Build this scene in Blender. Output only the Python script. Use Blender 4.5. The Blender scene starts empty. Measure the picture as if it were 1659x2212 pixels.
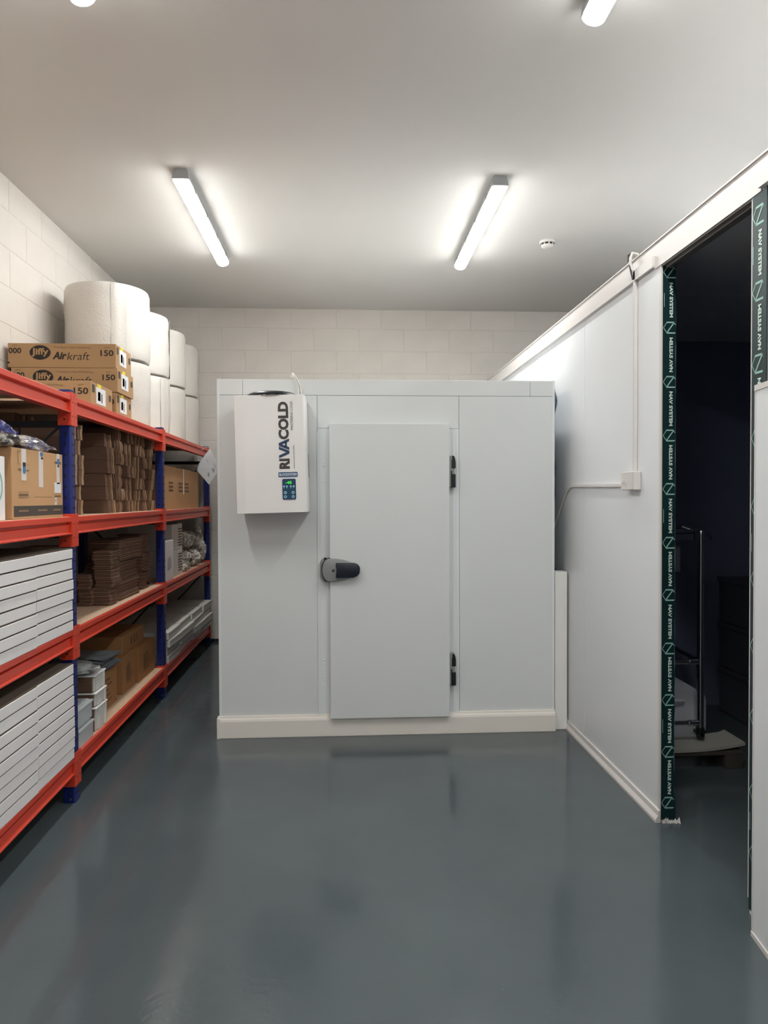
import bpy, bmesh, math, random
from mathutils import Vector, Matrix, noise
random.seed(7)
SC = bpy.context.scene
C = SC.collection

# ------------------------------------------------------------------ camera
FPX = 1540.0; CX, CY = 829.5, 1106.0; CAMH = 1.43
yaw = math.atan((CX-742)/FPX); pitch = math.atan((CY-1077)/FPX*math.cos(yaw)); roll = 0.0035
fw = Vector((math.sin(yaw)*math.cos(pitch), math.cos(yaw)*math.cos(pitch), -math.sin(pitch)))
r0 = Vector((math.cos(yaw), -math.sin(yaw), 0)); u0 = r0.cross(fw)
r1 = math.cos(roll)*r0 - math.sin(roll)*u0; u1 = math.sin(roll)*r0 + math.cos(roll)*u0
cam = bpy.data.cameras.new('camera'); co = bpy.data.objects.new('camera', cam); C.objects.link(co)
cam.sensor_fit = 'HORIZONTAL'; cam.sensor_width = 36.0; cam.lens = FPX/1659*36.0
cam.clip_start = 0.05; cam.clip_end = 60
co.matrix_world = Matrix(((r1.x, u1.x, -fw.x, 0), (r1.y, u1.y, -fw.y, 0), (r1.z, u1.z, -fw.z, CAMH), (0, 0, 0, 1)))
SC.camera = co

# ------------------------------------------------------------------ world and exposure
w = bpy.data.worlds.new('world'); SC.world = w; w.use_nodes = True
w.node_tree.nodes['Background'].inputs[0].default_value = (0.02, 0.022, 0.025, 1)
w.node_tree.nodes['Background'].inputs[1].default_value = 0.2
SC.view_settings.view_transform = 'Standard'; SC.view_settings.look = 'None'
SC.view_settings.gamma = 1.0; SC.view_settings.use_curve_mapping = False
SC.view_settings.exposure = 0.0
TUBE_POWER = 56.0         # emission strength of the batten diffusers

# ------------------------------------------------------------------ materials
def lin(c):
    r = []
    for v in c:
        v = v/255.0
        r.append(v/12.92 if v <= 0.04045 else ((v+0.055)/1.055)**2.4)
    return (r[0], r[1], r[2], 1)
MATS = {}
def mat(name, col, rough=0.6, metal=0.0, var=0.0, vscale=4.0, bump=0.0, bscale=60.0, spec=None, coat=0.0,
        alpha=None, trans=0.0, col2=None, emit=None, estr=0.0, stretch=(1, 1, 1), detail=4.0):
    if name in MATS: return MATS[name]
    m = bpy.data.materials.new(name); m.use_nodes = True; nt = m.node_tree; N = nt.nodes; L = nt.links
    b = N['Principled BSDF']; b.inputs['Base Color'].default_value = lin(col)
    b.inputs['Roughness'].default_value = rough; b.inputs['Metallic'].default_value = metal
    if spec is not None: b.inputs['Specular IOR Level'].default_value = spec
    if coat: b.inputs['Coat Weight'].default_value = coat; b.inputs['Coat Roughness'].default_value = 0.08
    if trans: b.inputs['Transmission Weight'].default_value = trans
    if alpha is not None: b.inputs['Alpha'].default_value = alpha
    if emit: b.inputs['Emission Color'].default_value = lin(emit); b.inputs['Emission Strength'].default_value = estr
    tc = N.new('ShaderNodeTexCoord'); mp = N.new('ShaderNodeMapping'); L.new(tc.outputs['Object'], mp.inputs[0])
    mp.inputs['Scale'].default_value = stretch
    if var > 0 or col2:
        n = N.new('ShaderNodeTexNoise'); n.inputs['Scale'].default_value = vscale; n.inputs['Detail'].default_value = detail
        L.new(mp.outputs[0], n.inputs['Vector'])
        r = N.new('ShaderNodeValToRGB'); L.new(n.outputs['Fac'], r.inputs[0])
        a = lin(col)
        c2 = lin(col2) if col2 else tuple(x*(1-var) for x in a[:3])+(1,)
        r.color_ramp.elements[0].position = 0.38; r.color_ramp.elements[0].color = c2
        r.color_ramp.elements[1].position = 0.62; r.color_ramp.elements[1].color = a
        L.new(r.outputs[0], b.inputs['Base Color'])
    if bump > 0:
        n2 = N.new('ShaderNodeTexNoise'); n2.inputs['Scale'].default_value = bscale; n2.inputs['Detail'].default_value = 3
        L.new(mp.outputs[0], n2.inputs['Vector'])
        bp = N.new('ShaderNodeBump'); bp.inputs['Strength'].default_value = bump; bp.inputs['Distance'].default_value = 0.01
        L.new(n2.outputs['Fac'], bp.inputs['Height']); L.new(bp.outputs[0], b.inputs['Normal'])
    MATS[name] = m
    return m
mat('block_paint', (214, 207, 200), 0.55, var=0.05, vscale=3, bump=0.25, bscale=45)
mat('wall_paint', (212, 206, 199), 0.6, var=0.04, vscale=2, bump=0.2, bscale=30)
mat('ceiling_paint', (213, 209, 205), 0.75, var=0.03, vscale=0.8, bump=0.05, bscale=20)
mat('panel_white', (228, 230, 233), 0.32, var=0.015, vscale=1.5)
mat('coldroom_grey', (222, 224, 224), 0.42, var=0.015, vscale=1.5)
mat('coldroom_frame', (230, 233, 234), 0.35)
mat('pvc_cream', (236, 229, 221), 0.4)
mat('trim_white', (218, 212, 209), 0.4)
mat('unit_white', (236, 232, 230), 0.42)
mat('seam_dark', (120, 122, 122), 0.6)
mat('black_plastic', (20, 22, 27), 0.35)
mat('navy_plastic', (22, 28, 42), 0.35)
mat('handle_grey', (140, 143, 142), 0.4)
mat('gap_black', (8, 8, 9), 0.8)
mat('red_steel', (216, 66, 42), 0.38, coat=0.25)
mat('red_shade', (214, 55, 33), 0.4)
mat('blue_steel', (12, 32, 104), 0.4, coat=0.2)
mat('dark_steel', (52, 54, 58), 0.5, metal=0.3)
mat('grey_steel', (128, 124, 122), 0.45, metal=0.3)
mat('steel', (200, 200, 202), 0.22, metal=1.0)
mat('bolt_steel', (190, 190, 192), 0.3, metal=1.0)
mat('chipboard', (218, 184, 154), 0.8, var=0.2, vscale=60, bump=0.1, bscale=120)
mat('kraft', (176, 139, 100), 0.8, var=0.06, vscale=3, bump=0.03)
mat('kraft_tan', (196, 152, 108), 0.8, var=0.05, vscale=3)
mat('kraft_orange', (168, 122, 78), 0.8, var=0.06, vscale=3)
mat('kraft_dark', (132, 100, 80), 0.85, var=0.14, vscale=12, stretch=(1, 1, 6))
mat('kraft_dark2', (112, 84, 68), 0.85, var=0.14, vscale=12, stretch=(1, 1, 6))
mat('kraft_edge', (172, 138, 106), 0.85, var=0.15, vscale=30)
mat('liner_brown', (104, 92, 82), 0.9)
mat('carton_white', (240, 235, 234), 0.6, var=0.04, vscale=5)
mat('carton_grey', (222, 220, 215), 0.65, var=0.05, vscale=5)
mat('ink', (38, 30, 26), 0.7)
mat('ink_soft', (120, 92, 64), 0.8)
mat('ink_grey', (70, 64, 58), 0.8)
mat('tape_clear', (226, 214, 208), 0.3)
mat('tape_blue', (70, 120, 165), 0.4)
mat('label_white', (230, 230, 232), 0.5)
mat('sticker_yellow', (232, 212, 60), 0.5)
mat('foam_white', (238, 236, 232), 0.8, bump=0.2, bscale=200)
mat('nav_green', (11, 44, 47), 0.4, var=0.25, vscale=6)
mat('nav_print', (206, 226, 216), 0.5)
mat('nav_logo', (150, 192, 180), 0.5)
mat('logo_dark', (62, 56, 56), 0.5)
mat('logo_navy', (38, 62, 92), 0.5)
mat('badge_blue', (52, 92, 130), 0.4)
mat('control_navy', (14, 62, 92), 0.35)
mat('button_pale', (150, 195, 215), 0.4)
mat('led_green', (60, 220, 60), 0.4, emit=(70, 235, 50), estr=0.55)
mat('bubble_wrap', (208, 202, 195), 0.38, bump=0.3, bscale=85, var=0.03, vscale=8)
mat('wrap_core', (160, 130, 96), 0.8)
mat('cable_white', (222, 218, 212), 0.5)
mat('cable_dark', (60, 50, 52), 0.6)
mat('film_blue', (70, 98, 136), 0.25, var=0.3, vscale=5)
mat('paper', (222, 222, 224), 0.35)
mat('paper_print', (150, 148, 150), 0.6)
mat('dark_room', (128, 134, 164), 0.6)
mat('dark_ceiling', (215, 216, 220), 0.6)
mat('tank_white', (228, 228, 236), 0.4)
mat('board_white', (190, 186, 176), 0.5)
mat('pallet_wood', (84, 76, 68), 0.8, var=0.2, vscale=20)
mat('tray_dark', (96, 96, 104), 0.4)
mat('mailer_grey', (156, 165, 172), 0.35, var=0.35, vscale=14)
mat('poly_silver', (176, 180, 180), 0.25, var=0.4, vscale=16)
mat('fitting_grey', (165, 167, 169), 0.5)
mat('grey_grill', (44, 46, 50), 0.5)
mat('base_black', (34, 35, 38), 0.6)
mat('tube', (255, 255, 255), 0.4, emit=(250, 253, 250), estr=TUBE_POWER)

def tube_profile():
    # the diodes sit behind the diffuser and face down: it shines most where it faces down
    nt = MATS['tube'].node_tree; N = nt.nodes; L = nt.links
    g = N.new('ShaderNodeNewGeometry'); sx = N.new('ShaderNodeSeparateXYZ'); L.new(g.outputs['Normal'], sx.inputs[0])
    m = N.new('ShaderNodeMapRange'); m.inputs[1].default_value = 0.0; m.inputs[2].default_value = -1.0
    m.inputs[3].default_value = TUBE_POWER*0.30; m.inputs[4].default_value = TUBE_POWER*1.2
    L.new(sx.outputs[2], m.inputs[0]); L.new(m.outputs[0], N['Principled BSDF'].inputs['Emission Strength'])
tube_profile()

def mat_bag(name, cols, scale, alpha=None, rough=0.12):
    m = bpy.data.materials.new(name); m.use_nodes = True; nt = m.node_tree; N = nt.nodes; L = nt.links
    b = N['Principled BSDF']; b.inputs['Roughness'].default_value = rough
    tc = N.new('ShaderNodeTexCoord')
    n = N.new('ShaderNodeTexNoise'); n.inputs['Scale'].default_value = scale; n.inputs['Detail'].default_value = 5
    n.inputs['Distortion'].default_value = 1.5
    L.new(tc.outputs['Object'], n.inputs['Vector'])
    r = N.new('ShaderNodeValToRGB'); L.new(n.outputs['Fac'], r.inputs[0])
    el = r.color_ramp.elements
    el[0].position = 0.34; el[0].color = lin(cols[0]); el[1].position = 0.66; el[1].color = lin(cols[-1])
    for i, c in enumerate(cols[1:-1]):
        e = el.new(0.34+0.32*(i+1)/(len(cols)-1)); e.color = lin(c)
    L.new(r.outputs[0], b.inputs['Base Color'])
    n2 = N.new('ShaderNodeTexNoise'); n2.inputs['Scale'].default_value = scale*3; n2.inputs['Detail'].default_value = 3
    L.new(tc.outputs['Object'], n2.inputs['Vector'])
    bp = N.new('ShaderNodeBump'); bp.inputs['Strength'].default_value = 0.9; bp.inputs['Distance'].default_value = 0.02
    L.new(n2.outputs['Fac'], bp.inputs['Height']); L.new(bp.outputs[0], b.inputs['Normal'])
    b.inputs['Coat Weight'].default_value = 0.8; b.inputs['Coat Roughness'].default_value = 0.06
    if alpha: b.inputs['Alpha'].default_value = alpha
    MATS[name] = m
mat_bag('bag_blue', [(20, 24, 50), (52, 62, 150), (90, 100, 180), (225, 225, 240)], 14)
mat_bag('bag_silver', [(22, 20, 22), (70, 66, 64), (180, 172, 160), (235, 228, 215)], 16)
mat_bag('bag_lilac', [(70, 76, 120), (170, 172, 205), (225, 215, 195), (235, 235, 240)], 12)
mat_bag('bag_clear', [(110, 106, 98), (168, 163, 152), (212, 207, 195), (245, 242, 235)], 15)
def mat_clear(name, col, rough):
    m = bpy.data.materials.new(name); m.use_nodes = True
    b = m.node_tree.nodes['Principled BSDF']; b.inputs['Base Color'].default_value = lin(col)
    b.inputs['Roughness'].default_value = rough; b.inputs['Alpha'].default_value = 0.55
    b.inputs['Coat Weight'].default_value = 0.5
    tc = m.node_tree.nodes.new('ShaderNodeTexCoord'); n = m.node_tree.nodes.new('ShaderNodeTexNoise')
    n.inputs['Scale'].default_value = 30; m.node_tree.links.new(tc.outputs['Object'], n.inputs['Vector'])
    mr = m.node_tree.nodes.new('ShaderNodeMapRange'); mr.inputs[3].default_value = rough*0.7; mr.inputs[4].default_value = rough*1.4
    m.node_tree.links.new(n.outputs['Fac'], mr.inputs[0]); m.node_tree.links.new(mr.outputs[0], b.inputs['Roughness'])
    MATS[name] = m
mat_clear('clear_plastic', (230, 234, 236), 0.2)

def mat_floor():
    m = bpy.data.materials.new('epoxy_floor'); m.use_nodes = True; nt = m.node_tree; N = nt.nodes; L = nt.links
    b = N['Principled BSDF']
    tc = N.new('ShaderNodeTexCoord')
    n = N.new('ShaderNodeTexNoise'); n.inputs['Scale'].default_value = 1.2; n.inputs['Detail'].default_value = 5
    L.new(tc.outputs['Object'], n.inputs['Vector'])
    r = N.new('ShaderNodeValToRGB'); L.new(n.outputs['Fac'], r.inputs[0])
    r.color_ramp.elements[0].position = 0.35; r.color_ramp.elements[0].color = lin((76, 84, 87))
    r.color_ramp.elements[1].position = 0.65; r.color_ramp.elements[1].color = lin((83, 91, 94))
    s = N.new('ShaderNodeTexVoronoi'); s.inputs['Scale'].default_value = 16; s.inputs['Randomness'].default_value = 1
    L.new(tc.outputs['Object'], s.inputs['Vector'])
    lt = N.new('ShaderNodeMath'); lt.operation = 'LESS_THAN'; lt.inputs[1].default_value = 0.022
    L.new(s.outputs['Distance'], lt.inputs[0])
    mm = N.new('ShaderNodeMath'); mm.operation = 'MULTIPLY'; mm.inputs[1].default_value = 0.3; L.new(lt.outputs[0], mm.inputs[0])
    mx = N.new('ShaderNodeMixRGB'); mx.inputs[2].default_value = lin((170, 172, 172))
    L.new(r.outputs[0], mx.inputs[1]); L.new(mm.outputs[0], mx.inputs[0]); L.new(mx.outputs[0], b.inputs['Base Color'])
    n3 = N.new('ShaderNodeTexNoise'); n3.inputs['Scale'].default_value = 2.3; n3.inputs['Detail'].default_value = 3
    L.new(tc.outputs['Object'], n3.inputs['Vector'])
    mr = N.new('ShaderNodeMapRange'); mr.inputs[3].default_value = 0.09; mr.inputs[4].default_value = 0.15
    L.new(n3.outputs['Fac'], mr.inputs[0]); L.new(mr.outputs[0], b.inputs['Roughness'])
    n2 = N.new('ShaderNodeTexNoise'); n2.inputs['Scale'].default_value = 55; n2.inputs['Detail'].default_value = 2
    L.new(tc.outputs['Object'], n2.inputs['Vector'])
    n4 = N.new('ShaderNodeTexNoise'); n4.inputs['Scale'].default_value = 7; n4.inputs['Detail'].default_value = 2
    L.new(tc.outputs['Object'], n4.inputs['Vector'])
    b4 = N.new('ShaderNodeBump'); b4.inputs['Strength'].default_value = 0.12; b4.inputs['Distance'].default_value = 0.01
    L.new(n4.outputs['Fac'], b4.inputs['Height'])
    bp = N.new('ShaderNodeBump'); bp.inputs['Strength'].default_value = 0.10; bp.inputs['Distance'].default_value = 0.004
    L.new(n2.outputs['Fac'], bp.inputs['Height']); L.new(b4.outputs[0], bp.inputs['Normal']); L.new(bp.outputs[0], b.inputs['Normal'])
    MATS['epoxy_floor'] = m
mat_floor()

# ------------------------------------------------------------------ mesh helpers
class MB:
    """collects geometry for ONE mesh"""
    def __init__(s): s.v = []; s.f = []; s.mi = []; s.mats = []
    def _m(s, m):
        if m is None: return 0
        if m not in s.mats: s.mats.append(m)
        return s.mats.index(m)
    def add(s, vs, fs, m=None):
        o = len(s.v); k = s._m(m)
        s.v += [tuple(p) for p in vs]; s.f += [tuple(i+o for i in f) for f in fs]; s.mi += [k]*len(fs)
        return s
    def box(s, x0, x1, y0, y1, z0, z1, m=None, M=None):
        vs = [(x, y, z) for z in (z0, z1) for y in (y0, y1) for x in (x0, x1)]
        if M is not None: vs = [M @ Vector(p) for p in vs]
        return s.add(vs, [(0, 2, 3, 1), (4, 5, 7, 6), (0, 1, 5, 4), (2, 6, 7, 3), (0, 4, 6, 2), (1, 3, 7, 5)], m)
    def cyl(s, p, q, r, n=12, m=None, r2=None, caps=True):
        p = Vector(p); q = Vector(q); d = (q-p).normalized(); a = d.orthogonal().normalized(); b = d.cross(a)
        r2 = r if r2 is None else r2
        vs = []; fs = []
        for i in range(n):
            t = 2*math.pi*i/n; e = a*math.cos(t)+b*math.sin(t)
            vs += [p+e*r, q+e*r2]
        for i in range(n):
            j = (i+1) % n; fs.append((2*i, 2*j, 2*j+1, 2*i+1))
        if caps: fs += [tuple(2*i for i in reversed(range(n))), tuple(2*i+1 for i in range(n))]
        return s.add(vs, fs, m)
    def tube(s, pts, r, n=8, m=None):
        pts = [Vector(p) for p in pts]; rings = []; a = None
        vs = []; fs = []
        for i, p in enumerate(pts):
            d = (pts[min(i+1, len(pts)-1)]-pts[max(i-1, 0)]).normalized()
            if a is None: a = d.orthogonal().normalized()
            a = (a-d*a.dot(d)).normalized(); b = d.cross(a)
            for k in range(n):
                t = 2*math.pi*k/n; vs.append(p+(a*math.cos(t)+b*math.sin(t))*r)
        for i in range(len(pts)-1):
            for k in range(n):
                j = (k+1) % n; fs.append((i*n+k, i*n+j, (i+1)*n+j, (i+1)*n+k))
        fs += [tuple(reversed(range(n))), tuple((len(pts)-1)*n+k for k in range(n))]
        return s.add(vs, fs, m)
    def lathe(s, prof, c=(0, 0, 0), n=32, m=None, wob=0.0, seed=0):
        vs = []; fs = []
        for i, (r, z) in enumerate(prof):
            for k in range(n):
                t = 2*math.pi*k/n
                rr = r*(1+wob*noise.noise(Vector((math.cos(t)*1.5+seed, math.sin(t)*1.5, z*6)))) if r > 0 else 0
                vs.append((c[0]+rr*math.cos(t), c[1]+rr*math.sin(t), c[2]+z))
        for i in range(len(prof)-1):
            for k in range(n):
                j = (k+1) % n; fs.append((i*n+k, i*n+j, (i+1)*n+j, (i+1)*n+k))
        return s.add(vs, fs, m)
    def prism(s, poly, axis, a0, a1, m=None):
        """poly in the two other axes; axis 'x','y','z'"""
        def P(u, v, a): return {'x': (a, u, v), 'y': (u, a, v), 'z': (u, v, a)}[axis]
        n = len(poly)
        vs = [P(u, v, a0) for u, v in poly]+[P(u, v, a1) for u, v in poly]
        fs = [(i, (i+1) % n, n+(i+1) % n, n+i) for i in range(n)]
        fs += [tuple(reversed(range(n))), tuple(range(n, 2*n))]
        return s.add(vs, fs, m)
    def build(s, name, m=None, parent=None, loc=None, smooth=False, bevel=0.0, seg=2, label=None, kind=None, angle=40):
        me = bpy.data.meshes.new(name); me.from_pydata(s.v, [], s.f)
        ml = s.mats if s.mats and s.mats[0] is not None else []
        if ml:
            for q in ml: me.materials.append(MATS[q])
            for p, i in zip(me.polygons, s.mi): p.material_index = i
        else: me.materials.append(MATS[m])
        bm = bmesh.new(); bm.from_mesh(me)
        bmesh.ops.recalc_face_normals(bm, faces=bm.faces)
        if bevel > 0:
            ed = [e for e in bm.edges if len(e.link_faces) == 2 and e.calc_face_angle(0) > 0.5]
            if ed: bmesh.ops.bevel(bm, geom=ed, offset=bevel, segments=seg, profile=0.5, affect='EDGES', clamp_overlap=True)
        if smooth:
            for f in bm.faces: f.smooth = True
            for e in bm.edges:
                if len(e.link_faces) == 2 and e.calc_face_angle(0) > math.radians(angle): e.smooth = False
        bm.to_mesh(me); bm.free()
        o = bpy.data.objects.new(name, me); C.objects.link(o)
        if parent: o.parent = parent
        if loc: o.location = loc
        if label: o['label'] = label
        if kind: o['kind'] = kind
        return o
def tag(o, label, cat, group=None):
    o['label'] = label; o['category'] = cat
    if group: o['group'] = group
    return o
def thing(name, label, cat, loc=(0, 0, 0), rz=0.0, group=None):
    o = bpy.data.objects.new(name, None); C.objects.link(o); o.empty_display_size = 0.05
    o.location = loc; o.rotation_euler = (0, 0, rz)
    return tag(o, label, cat, group)
def struct(name, mb, m, **k):
    o = mb.build(name, m, **k); o['kind'] = 'structure'; return o
def clone(o, parent=None, **kw):
    c = o.copy(); C.objects.link(c); c.parent = parent
    for ch in o.children: clone(ch, c)
    return c
def dup(root, loc, rz, label, group=None):
    c = clone(root); c.location = loc; c.rotation_euler = (0, 0, rz); c['label'] = label
    if group: c['group'] = group
    return c
def bx(name, x0, x1, y0, y1, z0, z1, m, parent=None, bevel=0.0, label=None, **k):
    return MB().box(x0, x1, y0, y1, z0, z1).build(name, m, parent, bevel=bevel, label=label, **k)
def ellipse(cx, cy, rx, ry, n=24, a0=0.0, a1=2*math.pi):
    return [(cx+rx*math.cos(a0+(a1-a0)*i/n), cy+ry*math.sin(a0+(a1-a0)*i/n)) for i in range(n)]
def rrect(x0, x1, y0, y1, r, n=4):
    p = []
    for cx, cy, a in ((x1-r, y1-r, 0), (x0+r, y1-r, 90), (x0+r, y0+r, 180), (x1-r, y0+r, 270)):
        for i in range(n+1):
            t = math.radians(a+90*i/n); p.append((cx+r*math.cos(t), cy+r*math.sin(t)))
    return p
# ---- text: flat mesh lettering. frame: origin, right vector, up vector
TXT = {}
def textmesh(s, bold=0.0, shear=0.0):
    k = (s, bold, shear)
    if k in TXT: return TXT[k]
    cu = bpy.data.curves.new('t', 'FONT'); cu.body = s; cu.size = 1.0; cu.offset = bold; cu.shear = shear
    cu.resolution_u = 3; cu.extrude = 0.0
    o = bpy.data.objects.new('t', cu); C.objects.link(o)
    bpy.context.view_layer.update()
    me = bpy.data.meshes.new_from_object(o.evaluated_get(bpy.context.evaluated_depsgraph_get()))
    vs = [v.co.copy() for v in me.vertices]; fs = [tuple(p.vertices) for p in me.polygons]
    bpy.data.objects.remove(o); bpy.data.curves.remove(cu); bpy.data.meshes.remove(me)
    x0 = min(v.x for v in vs); x1 = max(v.x for v in vs); y0 = min(v.y for v in vs); y1 = max(v.y for v in vs)
    TXT[k] = (vs, fs, x0, x1, y0, y1); return TXT[k]
def text(name, s, o, right, up, width, height, m, parent, bold=0.0, shear=0.0, mb=None, label=None):
    """text whose box is exactly width x height, lower-left corner at o"""
    vs, fs, x0, x1, y0, y1 = textmesh(s, bold, shear)
    R = Vector(right); U = Vector(up); O = Vector(o)
    pts = [O+R*((v.x-x0)/(x1-x0)*width)+U*((v.y-y0)/(y1-y0)*height) for v in vs]
    if mb is not None: mb.add(pts, fs, m); return None
    return MB().add(pts, fs).build(name, m, parent, label=label)

ORD = ['lowest', 'second', 'third', 'fourth', 'fifth', 'sixth', 'seventh', 'eighth', 'ninth', 'tenth']

# ------------------------------------------------------------------ room shell
YB, YF, XL, XR, ZC = 7.22, -5.6, -1.98, 4.4, 3.335
struct('floor', MB().box(XL-.1, XR+.1, YF-.1, YB+.1, -.1, 0), 'epoxy_floor')
struct('ceiling', MB().box(XL-.1, XR+.1, YF-.1, YB+.1, ZC, ZC+.1), 'ceiling_paint')
wl = struct('wall_left', MB().box(XL-.1, XL, YF-.1, YB+.1, 0, ZC), 'wall_paint')
wb = struct('wall_back', MB().box(XL, XR, YB, YB+.1, 0, ZC), 'wall_paint')
struct('wall_front', MB().box(XL, XR, YF-.1, YF, 0, ZC), 'wall_paint')
struct('wall_right', MB().box(XR, XR+.1, YF-.1, YB+.1, 0, ZC), 'wall_paint')
def block_mesh(L, H):
    """painted block, lies in local XZ plane, proud towards -Y"""
    j, p, c = .0032, .0028, .003
    x0, x1, z0, z1 = j, L-j, j, H-j
    b = [(x0, 0, z0), (x1, 0, z0), (x1, 0, z1), (x0, 0, z1)]
    f = [(x0+c, -p, z0+c), (x1-c, -p, z0+c), (x1-c, -p, z1-c), (x0+c, -p, z1-c)]
    me = bpy.data.meshes.new('block'); me.from_pydata(b+f, [], [(4, 5, 6, 7), (0, 1, 5, 4), (1, 2, 6, 5), (2, 3, 7, 6), (3, 0, 4, 7)])
    me.materials.append(MATS['block_paint']); return me
BM = {}
def block(parent, a, z, L, H, side):
    k = (round(L, 3), round(H, 3))
    if k not in BM: BM[k] = block_mesh(*k)
    o = bpy.data.objects.new('block', BM[k]); C.objects.link(o); o.parent = parent
    if side == 'back': o.location = (a, YB, z)
    else: o.location = (XL, a+L, z); o.rotation_euler = (0, 0, -math.pi/2); o.location = (XL, a, z)
    if side == 'left': o.rotation_euler = (0, 0, math.pi/2)
    o.location.x += 0
    return o
zj = [0.0]; z = 3.138-.225*13
while z < 3.14: zj.append(z); z += .225
zj.append(ZC)
PB = .456
for i in range(len(zj)-1):
    z0, z1 = zj[i], zj[i+1]
    if z1-z0 < .05: continue
    k_top = len(zj)-2-i
    off = 0 if k_top % 2 == 0 else PB/2
    # back wall: joints at -0.978+PB*k+off
    xs = [XL]; x = -.978-PB*3+off
    while x < 2.6:
        if x > XL+.05: xs.append(x)
        x += PB
    xs.append(2.65)
    for a, b in zip(xs[:-1], xs[1:]): block(wb, a, z0, b-a, z1-z0, 'back')
    ys = []; y = 4.39-PB*7+off
    while y < YB-.04: ys.append(y); y += PB
    ys.append(YB-.002)
    for a, b in zip(ys[:-1], ys[1:]): block(wl, a, z0, b-a, z1-z0, 'left')

bb = struct('baseboard_back', MB().box(XL, XR, YB-.012, YB-.001, 0, .030), 'base_black')

# ------------------------------------------------------------------ partition (insulated panel wall with doorway)
XP, TP = 1.385, .062
YD0, YD1, ZD, ZP = 2.355, 3.04, 2.44, 2.555
pt = MB().box(XP+.003, XP+TP-.003, YD0-.02-3.0, YD0-.004, 0, ZP-.003).box(XP+.003, XP+TP-.003, YD1+.004, YB-.01, 0, ZP-.003).box(XP+.003, XP+TP-.003, YD0-.02, YD1+.02, ZD+.004, ZP-.003)
pw = struct('wall_partition', pt, 'panel_white')
def pnl(y0, y1, z0, z1):
    return bx('panel', XP, XP+.02, y0+.0015, y1-.0015, z0, z1, 'panel_white', pw, bevel=.0015)
for a, b in ((YD1, 4.03), (4.03, 5.02), (5.02, 6.01), (6.01, 7.0), (7.0, YB-.01)): pnl(a, b, .03, ZD+.01)
for a, b in ((-.66, .345), (.345, 1.35), (1.35, YD0-.0)): pnl(a, b, .03, ZD+.01)
# top channel: wide fascia with a small angle under it
tc_ = MB().box(XP-.006, XP+.004, -.66, YB-.01, 2.50, ZP).box(XP-.012, XP+TP, -.66, YB-.01, ZP-.004, ZP+.002)
tc_.build('top_channel', 'trim_white', pw)
for a, b in ((YD1+.06, YB-.01), (-.66, YD0-.06)):
    MB().box(XP-.016, XP-.0, a, b, ZD+.012, 2.498).box(XP-.018, XP, a, b, ZD+.008, ZD+.014).build('angle_strip', 'trim_white', pw)
MB().box(XP-.006, XP+TP, YD0-.06, YD1+.06, ZD, 2.50).build('header', 'trim_white', pw)
MB().box(XP+.0, XP+TP, YD0, YD1, ZD-.006, ZD-.0).box(XP+.018, XP+.030, YD0, YD1, ZD-.014, ZD).build('header_track', 'grey_steel', pw)
for a, b in ((YD1-.004, YB-.01), (-.66, 2.19)):
    MB().prism([(XP, 0), (XP-.022, 0), (XP-.022, .012), (XP-.010, .03), (XP-.008, .052), (XP, .055)], 'y', a, b).build('floor_channel', 'trim_white', pw)
MB().box(XP-.002, XP+.016, YD1+.001, YD1+.02, .055, ZD).build('edge_trim', 'trim_white', pw)
MB().box(XP-.002, XP+.003, YD0-.008, YD0, .055, ZD).build('edge_trim', 'trim_white', pw)
# inner store room behind the doorway
YI0, YI1, XI1 = 1.2, 4.75, 3.6
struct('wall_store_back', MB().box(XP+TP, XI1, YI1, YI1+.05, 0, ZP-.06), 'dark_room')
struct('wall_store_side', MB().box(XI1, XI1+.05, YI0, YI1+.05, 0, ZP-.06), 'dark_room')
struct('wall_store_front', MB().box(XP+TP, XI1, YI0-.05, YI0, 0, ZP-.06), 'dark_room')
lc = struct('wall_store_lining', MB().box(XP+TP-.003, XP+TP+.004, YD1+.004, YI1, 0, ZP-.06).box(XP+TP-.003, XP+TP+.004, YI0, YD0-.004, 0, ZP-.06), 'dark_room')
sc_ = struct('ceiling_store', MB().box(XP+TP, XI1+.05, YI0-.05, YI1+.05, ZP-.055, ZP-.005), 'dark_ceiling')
MB().box(XP+TP-.001, XI1+.05, YI0-.05, YI1+.05, ZP-.004, ZP-.001).build('roof_reflector', 'panel_white', sc_)  # unseen white top added to bounce light up to the ceiling
for a, b in ((YI0, 2.42), (2.42, 3.67), (3.67, YI1)):
    bx('panel', XP+TP+.01, XI1, a+.002, b-.002, ZP-.062, ZP-.055, 'dark_ceiling', sc_, bevel=.002)

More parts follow.
